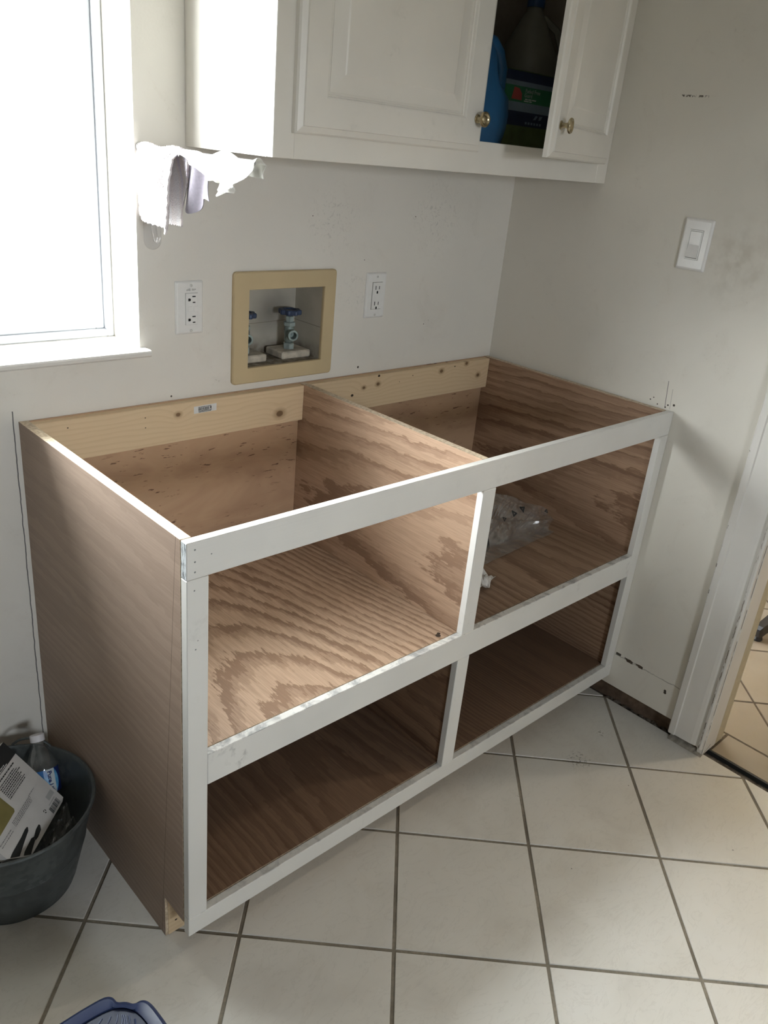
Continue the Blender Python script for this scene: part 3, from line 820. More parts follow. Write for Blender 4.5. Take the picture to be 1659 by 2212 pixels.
# ------------------------------------------------------------------ base cabinet carcass with the painted face frame
W, YFR, YBK, H = 1.402, -0.62, -0.6035, 0.891
R1, Z2, Z2B, ZBT, ZB, ST = 0.829, 0.4864, 0.423, 0.1249, 0.0824, 0.0378
M0, M1 = -0.7309, -0.692
bc = thing('base_cabinet', 'unfinished plywood base cabinet with white painted face frame and open top', 'cabinet', (-W / 2, -0.31, 0))
PYF = -0.6012                                    # front edge of the plywood sheets
pts = [(-0.001, 0.0005), (-0.533, 0.0005), (-0.533, 0.104), (PYF, 0.104), (PYF, H - 0.0005), (-0.001, H - 0.0005)]
obj('side_panel', prism(new(), [Vector((-W, y_, z)) for y_, z in pts], (0.018, 0, 0)), M['oak_left'], bc, label='outer plywood side in view, pencil line near its front edge')
obj('side_panel', prism(new(), [Vector((-0.026, y_, z)) for y_, z in pts], (0.018, 0, 0)), M['oak_right'], bc, label='plywood side against the right wall')
obj('back_panel', B(-W + 0.018, -0.026, -0.0065, -0.001, 0.10, H - 0.001), M['birch'], bc)
obj('nailer', box(new(), -W + 0.0185, -0.7275, -0.025, -0.0068, 0.801, 0.8885, 0.001), M['pine_a'], bc, label='pine board with a dark knot and a barcode sticker')
obj('nailer', box(new(), -0.7085, -0.0265, -0.025, -0.0068, 0.801, 0.8885, 0.001), M['pine_b'], bc, label='pine board with drilled screw holes')
obj('divider', B(-0.727, -0.709, PYF, -0.0068, Z2 + 0.0005, H - 0.0012), M['oak_divider'], bc)
obj('divider', B(-0.727, -0.709, PYF, -0.0068, ZBT + 0.0005, Z2 - 0.0185), M['oak_low_shaded'], bc)
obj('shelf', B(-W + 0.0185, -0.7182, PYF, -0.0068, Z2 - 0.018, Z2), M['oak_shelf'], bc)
obj('shelf', B(-0.7178, -0.0265, PYF, -0.0068, Z2 - 0.018, Z2), M['oak_shelf_shaded'], bc)
obj('bottom_panel', B(-W + 0.0185, -0.0265, PYF, -0.0068, ZBT - 0.018, ZBT), M['oak_deck_shaded'], bc)
obj('toe_kick', B(-W + 0.006, -0.028, -0.5345, -0.516, 0.0006, 0.1035), M['pine_c'], bc, label='raw pine toe kick board')
# face frame: full width top and bottom rails, stiles and mid rail between them
bm = box(new(), -W, -0.0015, YFR, YBK, R1, H, 0.0012)
obj('rail', bm, M['rail_top'], bc, label='wide top rail with a rough sawn left end')
obj('rail', box(new(), -W + ST + 0.0003, -ST - 0.0003, YFR, YBK, Z2B, Z2 + 0.0012, 0.001), M['rail_mid'], bc)
obj('rail', box(new(), -W, -0.0015, YFR, YBK, ZB, ZBT, 0.001), M['rail_low'], bc)
obj('stile', box(new(), -W, -W + ST, YFR, YBK, ZBT + 0.0004, R1 - 0.0005, 0.001), M['stile'], bc)
obj('stile', box(new(), -ST, -0.0015, YFR, YBK, ZBT + 0.0004, R1 - 0.0005, 0.001), M['stile'], bc)
b = box(new(), M0, M1, YFR, YBK, Z2 + 0.0016, R1 - 0.0005, 0.001)
obj('stile', b, M['stile'], bc)
obj('stile', box(new(), M0, M1, YFR, YBK, ZBT + 0.0004, Z2B - 0.0004, 0.001), M['stile'], bc)
# barcode sticker on the left nailer
f = Frame((-1.0335, -0.0254, 0.860), (1, 0, 0.02), (0, 0, 1))
bm = new(); f.rect(bm, 0, 0.058, 0, 0.0165, 0.0)
st_ = prints('sticker', bm, M['print_white'], bc, label='white barcode sticker on the pine board')
LOC[st_] = LOC[bc].copy()
bm = new(); u = 0.0115; rb = random.Random(5)
while u < 0.0385:
    w_ = rb.choice((0.0005, 0.0008, 0.0012)); f.rect(bm, u, u + w_, 0.0062, 0.0118); u += w_ + rb.choice((0.0004, 0.0006, 0.0009))
f.rect(bm, 0.0415, 0.0445, 0.0068, 0.0122)

for v0, hh, uu in ((0.0040, 0.0016, 0.0115), (0.0014, 0.0017, 0.0120), (0.0128, 0.0014, 0.0115)):
    while uu < 0.044:
        w_ = rb.choice((0.0012, 0.002, 0.0032)); f.rect(bm, uu, uu + w_, v0, v0 + hh); uu += w_ + 0.0007
prints('barcode', bm, M['print_black'], st_, 'stuff')

# ------------------------------------------------------------------ wall cabinet
CX0, CF, CZ0, CZ1 = -1.036, -0.29, 1.402, 2.16
uc = thing('wall_cabinet', 'white painted wall cabinet with raised panel doors, right door ajar', 'cabinet', (-0.52, -0.145, CZ0))
obj('side_panel', B(CX0, CX0 + 0.016, CF + 0.0185, -0.001, CZ0, CZ1), M['cab_white'], uc)
obj('side_panel', B(-0.0175, -0.0015, CF + 0.0185, -0.001, CZ0, CZ1), M['cab_inside_shaded'], uc)
obj('bottom_panel', B(CX0 + 0.0165, -0.018, CF + 0.0185, -0.001, CZ0 + 0.014, CZ0 + 0.030), M['cab_inside_shaded'], uc)
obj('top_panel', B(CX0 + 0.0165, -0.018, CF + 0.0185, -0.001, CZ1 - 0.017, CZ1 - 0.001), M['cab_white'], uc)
obj('back_panel', B(CX0 + 0.0165, -0.018, -0.007, -0.001, CZ0 + 0.0305, CZ1 - 0.0175), M['cab_inside_shaded'], uc)
obj('stile', box(new(), CX0, CX0 + 0.045, CF, CF + 0.018, CZ0, CZ1, 0.001), M['cab_white'], uc)
obj('stile', box(new(), -0.045, -0.001, CF, CF + 0.018, CZ0, CZ1, 0.001), M['cab_white'], uc)
obj('rail', box(new(), CX0 + 0.0451, -0.0451, CF, CF + 0.018, CZ0, 1.466, 0.001), M['cab_white'], uc)
obj('rail', box(new(), CX0 + 0.0451, -0.0451, CF, CF + 0.018, CZ1 - 0.05, CZ1, 0.001), M['cab_white'], uc)
def door(x0, x1, z0, z1, y, knob_x, rot=None, piv=None):
    def L(k, d): return [Vector((x0 + k, y - d, z0 + k)), Vector((x1 - k, y - d, z0 + k)), Vector((x1 - k, y - d, z1 - k)), Vector((x0 + k, y - d, z1 - k))]
    mats = Matrix.Identity(4)
    if rot: mats = Matrix.Translation(piv) @ Matrix.Rotation(rot, 4, 'Z') @ Matrix.Translation(-Vector(piv))
    def fin(bm): bmesh.ops.transform(bm, matrix=mats, verts=bm.verts[:]); return bm
    bm = loft(new(), [L(0.0, 0.0), L(0.0, 0.009), L(0.003, 0.0125), L(0.010, 0.0155), L(0.0125, 0.0165), L(0.0135, 0.0195), L(0.060, 0.0195), L(0.0625, 0.0185), L(0.0645, 0.0145), L(0.0665, 0.0135), L(0.0675, 0.010), L(0.0715, 0.010)], True, True)
    d = obj('door', fin(bm), M['cab_white'], uc)
    bm = loft(new(), [L(0.0722, 0.0102), L(0.0722, 0.0108), L(0.100, 0.0165), L(0.103, 0.0180)], True, True)
    obj('raised_panel', fin(bm), M['cab_white'], d)
    kz = z0 + 0.062
    c = Vector((knob_x, y - 0.0195, kz))
    kp = [(0, -0.0005), (0.0085, -0.0005), (0.0085, 0.002), (0.0052, 0.004), (0.0048, 0.012), (0.0065, 0.0155), (0.0125, 0.0175), (0.0148, 0.0195), (0.0150, 0.0215),
          (0.0138, 0.0235), (0.0112, 0.0238), (0.0095, 0.0220), (0.0075, 0.0210), (0.0055, 0.0222), (0.0030, 0.0232), (0, 0.0235)]
    obj('knob', fin(lathe(new(), kp, c, (0, -1, 0), 24)), M['brass'], d, smooth=True, label='antique brass ring knob')
    return d
d1 = door(-0.9985, -0.513, 1.444, 2.13, CF - 0.0005, -0.540)
d2 = door(-0.508, -0.034, 1.447, 2.13, CF - 0.0008, -0.481, math.radians(19.0), Vector((-0.034, CF - 0.0008, 0)))
d1['label'] = 'closed left door'; d2['label'] = 'right door standing ajar'

FZ = CZ0 + 0.0302       # cabinet floor
# blue detergent bottle with a hollow handle
db = thing('detergent_bottle', 'blue plastic detergent bottle with side handle, half hidden behind left cabinet door', 'bottle', (-0.44, -0.215, FZ))
cxb, cyb = -0.452, -0.205
def rrect(cx, cy, hx, hy, z, n=6, p=3.2):
    out = []
    for k in range(4 * n):
        a = 2 * PI * k / (4 * n); c_, s_ = math.cos(a), math.sin(a)
        q = (abs(c_) ** p + abs(s_) ** p) ** (-1 / p)
        out.append(Vector((cx + hx * c_ * q, cy + hy * s_ * q, z)))
    return out
prof = [(0.060, 0.040, 0.0), (0.076, 0.050, 0.010), (0.086, 0.054, 0.030), (0.099, 0.055, 0.065), (0.1015, 0.055, 0.090), (0.096, 0.054, 0.125), (0.060, 0.050, 0.150), (0.046, 0.046, 0.175),
        (0.040, 0.040, 0.210), (0.026, 0.026, 0.235), (0.022, 0.022, 0.25)]
obj('body', loft(new(), [rrect(cxb, cyb, a, b_, FZ + 0.0003 + c_) for a, b_, c_ in prof], True, True), M['det_blue'], db, smooth=True)
bm = tube(new(), [(cxb + 0.075, cyb, FZ + 0.125), (cxb + 0.090, cyb, FZ + 0.150), (cxb + 0.0905, cyb, FZ + 0.185), (cxb + 0.075, cyb, FZ + 0.215), (cxb + 0.050, cyb, FZ + 0.232), (cxb + 0.015, cyb, FZ + 0.235)], [0.017, 0.0145, 0.0135, 0.0135, 0.0145, 0.016], 12)
obj('handle', bm, M['det_blue'], db, smooth=True)
obj('cap', lathe(new(), [(0, 0.2505), (0.027, 0.2505), (0.027, 0.285), (0.022, 0.29), (0, 0.29)], (cxb, cyb, FZ), seg=24), M['cap_blue'], db, smooth=True)
# cloudy jug with blue cap at the back
jg = thing('milk_jug', 'cloudy translucent jug with blue cap at the back of the wall cabinet', 'jug', (-0.125, -0.085, FZ))
jc = (-0.125, -0.086)
jp = [(0.066, 0.0), (0.074, 0.006), (0.075, 0.15), (0.074, 0.20), (0.067, 0.235), (0.052, 0.275), (0.034, 0.310), (0.024, 0.328), (0.0185, 0.336), (0.0185, 0.344)]
obj('body', loft(new(), [rrect(jc[0], jc[1], r, r * 0.98, FZ + 0.0003 + z_, 6, 3.0 if z_ < 0.25 else 2.2) for r, z_ in jp], True, True), M['jug'], jg, smooth=True)
obj('cap', lathe(new(), [(0, 0.3445), (0.0215, 0.3445), (0.0215, 0.362), (0.019, 0.364), (0, 0.364)], (*jc, FZ), seg=24), M['cap_blue'], jg, smooth=True)
bm = tube(new(), [(jc[0] + 0.060, jc[1] - 0.030, FZ + 0.225), (jc[0] + 0.070, jc[1] - 0.045, FZ + 0.26), (jc[0] + 0.045, jc[1] - 0.040, FZ + 0.30), (jc[0] + 0.018, jc[1] - 0.014, FZ + 0.325)], 0.009, 8)
obj('handle', bm, M['jug'], jg, smooth=True)
# printed packet in front of it
pk = thing('paper_packet', 'navy and green printed packet lying in front of the cloudy jug', 'packet', (-0.23, -0.19, FZ))
PX0, PX1, PY = -0.345, -0.115, -0.205
bm = loft(new(), [rrect((PX0 + PX1) / 2, -0.19, hx, hy, FZ + 0.0003 + z_, 8, 7) for hx, hy, z_ in ((0.108, 0.010, 0.0), (0.1145, 0.015, 0.006), (0.115, 0.015, 0.18), (0.113, 0.010, 0.192), (0.112, 0.004, 0.194))], True, True)
obj('wrapper', bm, M['green_pack'], pk)
f = Frame((PX0, PY - 0.0006, FZ), (1, 0, 0), (0, 0, 1))
def pr(name, mat, fn, lift=0.0004):
    bm = new(); fn(bm, lift); return prints(name, bm, mat, pk)
pr('navy_band', M['navy'], lambda b, l: f.rect(b, 0.004, 0.226, 0.078, 0.108, l))
pr('navy_band', M['navy'], lambda b, l: f.rect(b, 0.004, 0.226, 0.170, 0.190, l))
pr('grey_band', M['slate'], lambda b, l: f.rect(b, 0.004, 0.226, 0.108, 0.127, l))
pr('grey_band', M['slate'], lambda b, l: f.rect(b, 0.004, 0.226, 0.160, 0.170, l))
pr('green_label', M['green_lab'], lambda b, l: f.rect(b, 0.004, 0.178, 0.127, 0.160, l))
pr('red_patch', M['red_print'], lambda b, l: f.poly(b, [(0.030, 0.132), (0.068, 0.131), (0.066, 0.145), (0.055, 0.155), (0.036, 0.157)], l + 0.0003))
pr('red_patch', M['red_print'], lambda b, l: f.rect(b, 0.187, 0.215, 0.176, 0.187, l + 0.0003))
def wt(b, l):
    f.text(b, 'Faded Free', 0.078, 0.148, 0.0125, 0, l + 0.0003); f.text(b, 'Guard', 0.076, 0.139, 0.0115, 0, l + 0.0003)
    for u0, u1, v0 in ((0.080, 0.090, 0.1335), (0.092, 0.104, 0.1335), (0.106, 0.122, 0.1335), (0.077, 0.095, 0.1295), (0.097, 0.106, 0.1295)): f.rect(b, u0, u1, v0, v0 + 0.0026, l + 0.0003)
bm = new(); wt(bm, 0.0004); prints('lettering', bm, M['print_lightgrey'], pk, 'stuff')
for v0, v1 in ((0.143, 0.160), (0.097, 0.117)): pr('picture_panel', M['slate'], lambda b, l: f.rect(b, 0.182, 0.214, v0, v1, l + 0.0003))
pr('white_mark', M['slate'], lambda b, l: f.poly(b, [(0.120, 0.094), (0.130, 0.095), (0.138, 0.103), (0.130, 0.104)], l + 0.0003))
pr('white_mark', M['slate'], lambda b, l: f.poly(b, [(0.142, 0.094), (0.151, 0.096), (0.156, 0.104), (0.143, 0.103)], l + 0.0003))
bm = new()
for k in range(6): f.rect(bm, 0.092 + k * 0.011, 0.099 + k * 0.011, 0.083, 0.088, 0.0007)
prints('small_lettering', bm, M['slate'], pk, 'stuff')

# ------------------------------------------------------------------ washer outlet box
wb = thing('washer_outlet_box', 'tan plastic framed washer outlet box recessed in the back wall', 'outlet box', (-0.777, 0, 0.906))
def rr_loop(x0, x1, z0, z1, rad, y_, n=4):
    out = []
    for cx_, cz_, a0 in ((x1 - rad, z1 - rad, 0), (x0 + rad, z1 - rad, 90), (x0 + rad, z0 + rad, 180), (x1 - rad, z0 + rad, 270)):
        for k in range(n + 1):
            a = math.radians(a0 + 90 * k / n); out.append(Vector((cx_ + rad * math.cos(a), y_, cz_ + rad * math.sin(a))))
    return out
lo = [rr_loop(-.923, -.631, .9065, 1.1595, .009, -0.0002), rr_loop(-.923, -.631, .9065, 1.1595, .009, -0.006), rr_loop(-.9205, -.6335, .909, 1.157, .008, -0.0085),
      rr_loop(-.8825, -.6665, .9425, 1.1205, .0012, -0.0085), rr_loop(-.8815, -.6675, .9435, 1.1195, .0008, -0.006), rr_loop(-.8815, -.6675, .9435, 1.1195, .0008, -0.0002)]
obj('frame', loft(new(), lo, False, False), M['tan'], wb)
bm = new()
box(bm, -.8855, -.8818, 0.0002, 0.108, .9395, 1.1235); box(bm, -.6672, -.6635, 0.0002, 0.108, .9395, 1.1235)
box(bm, -.8817, -.6673, 0.0002, 0.108, .9395, .9432); box(bm, -.8817, -.6673, 0.0002, 0.108, 1.1198, 1.1235); box(bm, -.8817, -.6673, 0.104, 0.108, .9433, 1.1197)
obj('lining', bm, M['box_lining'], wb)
def valve(x, label, left=0.040):
    y_ = 0.052
    v = thing('shutoff_valve', label, 'valve', (x, y_, 0.9436), 'shutoff valves in the washer box')
    obj('mounting_block', box(new(), x - left, x + 0.046, 0.022, 0.092, 0.9436, 0.962, 0.003), M['block'], v)
    obj('hex_nut', lathe(new(), [(0, 0), (0.0135, 0), (0.0140, 0.002), (0.0140, 0.013), (0.0125, 0.015), (0, 0.015)], (x, y_, 0.9622), seg=6), M['valve_nut'], v)
    obj('body', lathe(new(), [(0.0085, 0), (0.0115, 0.004), (0.0115, 0.012), (0.0100, 0.016), (0.0125, 0.022), (0.0125, 0.036), (0.0105, 0.041), (0.0, 0.041)], (x, y_, 0.9772), seg=18), M['valve'], v, smooth=True)
    obj('bonnet_nut', lathe(new(), [(0, 0), (0.0145, 0), (0.0150, 0.001), (0.0150, 0.008), (0.0135, 0.009), (0.0095, 0.0100), (0.0095, 0.013), (0, 0.013)], (x, y_, 1.0184), seg=6), M['valve_nut'], v)
    obj('packing_nut', lathe(new(), [(0, 0), (0.0105, 0), (0.0105, 0.009), (0.009, 0.0105), (0, 0.0105)], (x, y_, 1.0316), seg=6), M['valve_nut'], v)
    obj('stem', lathe(new(), [(0, 0), (0.0042, 0), (0.0042, 0.0045), (0, 0.0045)], (x, y_, 1.0422), seg=10), M['wheel_blue'], v)
    lp = []
    for z_, k in ((1.0467, 0.80), (1.0467, 0.97), (1.0497, 1.0), (1.0557, 1.0), (1.0580, 0.94), (1.0580, 0.62), (1.0555, 0.52)):
        lp.append([Vector((x + math.cos(a) * r_, y_ + math.sin(a) * r_, z_)) for a, r_ in ((2 * PI * q / 48, (0.0258 + 0.0026 * math.cos(8 * 2 * PI * q / 48)) * k) for q in range(48))])
    obj('handwheel', loft(new(), lp, True, True), M['wheel_blue'], v, label='blue scalloped handwheel')
    d = Vector((-0.30, -0.95, 0.0)).normalized()
    obj('hose_outlet', lathe(new(), [(0.010, 0.006), (0.0105, 0.018), (0.0130, 0.0185), (0.0122, 0.0205), (0.0130, 0.0225), (0.0122, 0.0245), (0.0130, 0.0265), (0.0122, 0.0285), (0.0128, 0.031), (0.0085, 0.0312), (0.0080, 0.012), (0, 0.012)], (x, y_, 1.000), d, 20), M['valve'], v, smooth=True)
    return v
valve(-0.722, 'corroded valve with blue handwheel in full view, right side of washer box')
valve(-0.853, 'corroded valve with blue handwheel half hidden by the box frame, left side', 0.0275)

# ------------------------------------------------------------------ outlets and switch
def plate(bm, x0, x1, z0, z1, y0=-0.0003):
    def q(k, d): return rr_loop(x0 + k, x1 - k, z0 + k, z1 - k, 0.003, y0 - d, 3)
    return loft(bm, [q(0, 0), q(0, 0.0015), q(0.0025, 0.0045), q(0.0045, 0.0055)], True, True)
o1 = thing('wall_outlet', 'white GFCI outlet left of the washer box, sockets turned sideways', 'outlet', (-1.03, 0, 1.0325), 'white wall outlets')
obj('cover_plate', plate(new(), -1.0635, -0.9975, 1.0330, 1.1440), M['white_plastic'], o1)
def lx(px): return -1.0635 + (px - 80) / 985 * 0.066
def lz(pz): return 1.1440 - (pz - 250) / 1830 * 0.111
obj('seam', B(lx(402), lx(850), -0.0061, -0.0055, lz(1755), lz(648)), M['faint_seam'], o1)
obj('socket_face', box(new(), lx(412), lx(840), -0.0085, -0.0058, lz(1745), lz(662), 0.0006), M['white_plastic'], o1)
bm = new()
for dz in (0, 692):
    box(bm, lx(632), lx(750), -0.0087, -0.0080, lz(792 + dz), lz(750 + dz)); box(bm, lx(645), lx(740), -0.0087, -0.0080, lz(993 + dz), lz(955 + dz))
    box(bm, lx(490), lx(540), -0.0087, -0.0080, lz(928 + dz), lz(835 + dz)); lathe(bm, [(0, 0), (0.0029, 0), (0.0029, 0.0006), (0, 0.0006)], (lx(538), -0.0081, lz(881 + dz)), (0, -1, 0), 12)
obj('socket_slots', bm, M['dark_slot'], o1, kind='stuff')
obj('button', box(new(), lx(478), lx(615), -0.0097, -0.0086, lz(1290), lz(1115), 0.0004), M['white_plastic'], o1)
obj('button', box(new(), lx(680), lx(830), -0.0097, -0.0086, lz(1290), lz(1105), 0.0004), M['white_plastic'], o1)
for pz in (405, 1960): obj('screw', lathe(new(), [(0, 0), (0.0032, 0), (0.0030, 0.0012), (0, 0.0016)], (lx(612), -0.0055, lz(pz)), (0, -1, 0), 14), M['screw'], o1)
f = Frame((lx(450), -0.0060, lz(590)), (1, 0, 0), (0, 0, 1)); bm = new()
for u0, u1, v0, v1 in ((0.0, 0.0022, 0, 0.0036), (0.0028, 0.0052, 0.0004, 0.0048), (0.0058, 0.0092, 0, 0.0055), (0.0125, 0.0150, 0.0008, 0.0050), (0.0158, 0.0186, 0.0008, 0.0046), (0.0192, 0.0222, 0.0020, 0.0044)): f.rect(bm, u0, u1, v0, v1, 0.0)
prints('lettering', bm, M['print_lightgrey'], o1)

o2 = thing('wall_outlet', 'white outlet right of the washer box, sockets upright in a rectangular face', 'outlet', (-0.496, 0, 1.035), 'white wall outlets')
obj('cover_plate', plate(new(), -0.5295, -0.4625, 1.0345, 1.1475), M['white_plastic'], o2)
cx = -0.4945
obj('seam', B(cx - 0.0168, cx + 0.0168, -0.0061, -0.0055, 1.0565, 1.1245), M['gap_grey'], o2)
obj('socket_face', box(new(), cx - 0.0158, cx + 0.0158, -0.0080, -0.0058, 1.0575, 1.1235, 0.0006), M['white_plastic'], o2)
bm = new()
for z_ in (1.1105, 1.0715):
    box(bm, cx - 0.0074, cx - 0.0052, -0.0083, -0.0075, z_ - 0.0048, z_ + 0.0048); box(bm, cx + 0.0050, cx + 0.0070, -0.0083, -0.0075, z_ - 0.0040, z_ + 0.0040)
    box(bm, cx - 0.0026, cx + 0.0022, -0.0083, -0.0075, z_ - 0.0145, z_ - 0.0100); lathe(bm, [(0, 0), (0.0025, 0), (0.0025, 0.0008), (0, 0.0008)], (cx - 0.0002, -0.0075, z_ - 0.0102), (0, -1, 0), 12)
obj('socket_slots', bm, M['dark_slot'], o2, kind='stuff')
for z_ in (1.1375, 1.0425): obj('screw', lathe(new(), [(0, 0), (0.0028, 0), (0.0027, 0.001), (0, 0.0014)], (-0.4955, -0.0055, z_), (0, -1, 0), 14), M['screw'], o2)

sw = thing('light_switch', 'white rocker light switch on the right wall', 'switch', (0, -0.571, 1.233))
def sp(k, d):
    L = rr_loop(-0.608 + k, -0.534 - k, 1.233 + k, 1.351 - k, 0.003, 0, 3)
    return [Vector((-0.0003 - d, p.x, p.z)) for p in L]
obj('cover_plate', loft(new(), [sp(0, 0), sp(0, 0.002), sp(0.003, 0.0055), sp(0.006, 0.0065)], True, True), M['switch_plastic'], sw)
obj('seam', B(-0.0072, -0.0064, -0.5885, -0.5535, 1.258, 1.326), M['gap_grey'], sw)
bm = new()
for a0, a1, b0, b1 in ((-0.5878, -0.5542, 1.2588, 1.2612), (-0.5878, -0.5542, 1.3228, 1.3252), (-0.5878, -0.5858, 1.2613, 1.3227), (-0.5562, -0.5542, 1.2613, 1.3227)):
    box(bm, -0.0086, -0.0068, a0, a1, b0, b1)
obj('bezel', bm, M['switch_plastic'], sw)
obj('rocker', prism(new(), [Vector((x, -0.5850, z_)) for x, z_ in ((-0.0074, 1.2622), (-0.0120, 1.2630), (-0.0078, 1.2920), (-0.0084, 1.3215), (-0.0074, 1.3220))], (0, 0.0280, 0)), M['switch_plastic'], sw)

# ------------------------------------------------------------------ cloths on the rod that sticks out of the wall beside the window
RX, RZ = -1.134, 1.394
rod = thing('towel_rod', 'thin metal rod sticking out of the wall beside the window, hidden under cloths', 'rod', (RX, 0, RZ))
obj('rod', tube(new(), [(RX, -0.004, RZ), (RX, -0.375, RZ)], 0.0045, 12), M['chrome'], rod, smooth=True)
obj('wall_flange', lathe(new(), [(0, 0), (0.008, 0), (0.008, 0.004), (0, 0.004)], (RX, -0.0003, RZ), (0, -1, 0), 14), M['chrome'], rod, smooth=True)
def sm(a, b, t):
    t = max(0.0, min(1.0, (t - a) / (b - a))); return t * t * (3 - 2 * t)
def drape(y_of, left, right, wob, nu, nv, thick, rad=0.0075):
    """cloth over the rod: s runs along the rod away from the wall; left(s), right(s) are the drop lengths"""
    bm = new()
    def f(s, t):
        lf, rt = left(s), right(s)
        arc = PI * rad; L = t * (lf + arc + rt)
        if L < rt: x, z, side, d = RX + rad, RZ - (rt - L), 1, rt - L
        elif L < rt + arc:
            a = (L - rt) / rad; x, z, side, d = RX + rad * math.cos(a), RZ + rad * math.sin(a), 0, 0
        else: x, z, side, d = RX - rad, RZ - (L - rt - arc), -1, L - rt - arc
        dx, dy, dz = wob(s, d, side)
        return Vector((x + dx, min(y_of(s, d, side) + dy, -0.004), z + dz))
    return grid(bm, f, nu, nv, thick)
def tw(s, d, side):
    k = min(1.0, d / 0.05)
    j = 0.0012 * math.sin(s * 170 + d * 380)
    if side == -1: return (-0.010 * k + 0.009 * math.sin(s * 8.5 + d * 14) * k + j, 0.003 * math.sin(d * 40) * k, j)
    if side == 1: return (0.010 * k + 0.004 * math.sin(s * 9) + j * 0.5, 0, j)
    return (0, 0, 0.0025 * math.sin(s * 10) + j)
t1 = drape(lambda s, d, side: -0.006 - 0.158 * s + (0.030 * sm(0.5, 1.0, s) * min(1.0, d / 0.012) if side == -1 else (0.0 if side == 0 else 0.040 * s * min(1.0, d / 0.10) + 0.0)),
           lambda s: 0.120 + 0.020 * s, lambda s: 0.128, tw, 44, 50, 0.0035)
o = obj('hand_towel', t1, M['towel'], None, True)
tag(o, 'thick terry hand towel hanging over the rod next to the window', 'towel')
def rg(s, d, side):
    k = min(1.0, d / 0.012)
    n = 0.006 * math.sin(s * 15 + d * 110) + 0.004 * math.sin(s * 37 - d * 150 + 1)
    if side == -1:
        lobe = sm(0.60, 0.72, s)
        return (-0.004 * k - abs(n) * k - 0.016 * k * lobe * (1 + math.sin(d * 120 + s * 10)), 0.4 * n, 0.6 * n)
    if side == 0: return (0, 0, 0.006 * math.sin(s * 12 + 1) * sm(0.1, .4, s) - 0.001)
    return (0.006 + 0.5 * n, 0, 0)
def rleft(s):
    return 0.008 + 0.026 * sm(0.08, 0.48, s) + 0.014 * sm(0.56, 0.68, s) - 0.006 * sm(0.92, 1.0, s)
o = obj('paper_towel', drape(lambda s, d, side: -0.166 - 0.224 * s, rleft, lambda s: 0.022, rg, 56, 26, 0.0009), M['rag'], None, True)
tag(o, 'crumpled white paper towel over the outer end of the rod beside the wall cabinet', 'paper towel')
bm = new()
grid(bm, lambda s, t: Vector((RX + 0.020 + 0.006 * math.sin(9 * s + 3 * t), -0.126 - 0.088 * s - 0.004 * t, RZ - 0.012 - (0.084 - 0.026 * sm(0.45, 0.95, s) + 0.006 * math.sin(7 * s)) * t)), 24, 20, 0.0015)
o = obj('cleaning_cloth', bm, M['rag_shaded'], None, True)
tag(o, 'thin lilac grey cloth behind the white paper towel, shade put into its colour', 'cloth')
hk = thing('adhesive_hook', 'clear plastic adhesive hook stuck to the wall below the hand towel', 'hook', (-1.1115, 0, 1.207))
def stad(hw, z0, z1, y_):
    out = []
    for k in range(13): a = PI + PI * k / 12; out.append(Vector((-1.1115 + hw * math.cos(a), y_, z0 + hw + hw * math.sin(a))))
    for k in range(13): a = PI * k / 12; out.append(Vector((-1.1115 + hw * math.cos(a), y_, z1 - hw + hw * math.sin(a))))
    return out
obj('base_plate', loft(new(), [stad(0.0185, 1.207, 1.300, -0.0004), stad(0.0185, 1.207, 1.300, -0.0030), stad(0.016, 1.2095, 1.2975, -0.0042)], True, True), M['clear_hook'], hk)
obj('hook_arm', tube(new(), [(-1.1115, -0.0046, 1.262), (-1.1115, -0.010, 1.240), (-1.1115, -0.014, 1.226), (-1.1115, -0.022, 1.224), (-1.1115, -0.028, 1.234)], [0.005, 0.005, 0.0045, 0.004, 0.0035], 10), M['clear_hook'], hk, smooth=True)

# ------------------------------------------------------------------ galvanised tub with rubbish
tc_ = (-1.570, -0.224)
tub = thing('metal_tub', 'round galvanised metal tub used as a bin beside the base cabinet', 'tub', (*tc_, 0))
pf = [(0, 0.006), (0.108, 0.006), (0.112, 0.001), (0.1145, 0.001), (0.116, 0.008), (0.119, 0.014), (0.140, 0.100), (0.1405, 0.103), (0.1420, 0.106), (0.1410, 0.109), (0.1592, 0.196), (0.1600, 0.200),
      (0.1635, 0.201), (0.1650, 0.2045), (0.1635, 0.208), (0.1600, 0.208), (0.1575, 0.205), (0.1570, 0.196), (0.1395, 0.109), (0.1365, 0.100), (0.115, 0.012), (0, 0.009)]
tub_body = obj('body', lathe(new(), pf, (*tc_, 0), seg=64), M['galv'], tub, smooth=True)
def hnd(ang, drop):
    d = Vector((math.cos(ang), math.sin(ang), 0)); t = Vector((-d.y, d.x, 0)); c = Vector((*tc_, 0))
    pts = []
    for k in range(15):
        a = PI * k / 14
        r_ = 0.166 + (0.012 * math.sin(a) if drop else 0.0)
        pts.append(c + d * (r_ if drop else 0.158) + t * 0.046 * math.cos(a) + Vector((0, 0, (0.176 - 0.045 * math.sin(a)) if drop else (0.185 + 0.043 * math.sin(a)))))
    obj('handle', tube(new(), pts, 0.0028, 8), M['galv'], tub, smooth=True)
    for s_ in (-1, 1):
        b = new()
        q = c + d * (0.1565 if drop else 0.157) + t * 0.046 * s_
        tube(b, [q + Vector((0, 0, 0.166)), q + d * 0.010 + Vector((0, 0, 0.176)), q + d * 0.006 + Vector((0, 0, 0.19))], 0.0045, 8)
        obj('handle_ear', b, M['galv'], tub, smooth=True)
hnd(math.radians(52), False)
hnd(math.radians(226), True)
ca, cd = Vector((-0.4535, 0.5255, 0.7199)), Vector((-0.6832, -0.7236, 0.0978))
cn = ca.cross(cd).normalized(); O = Vector((-1.464, -0.232, 0.160))
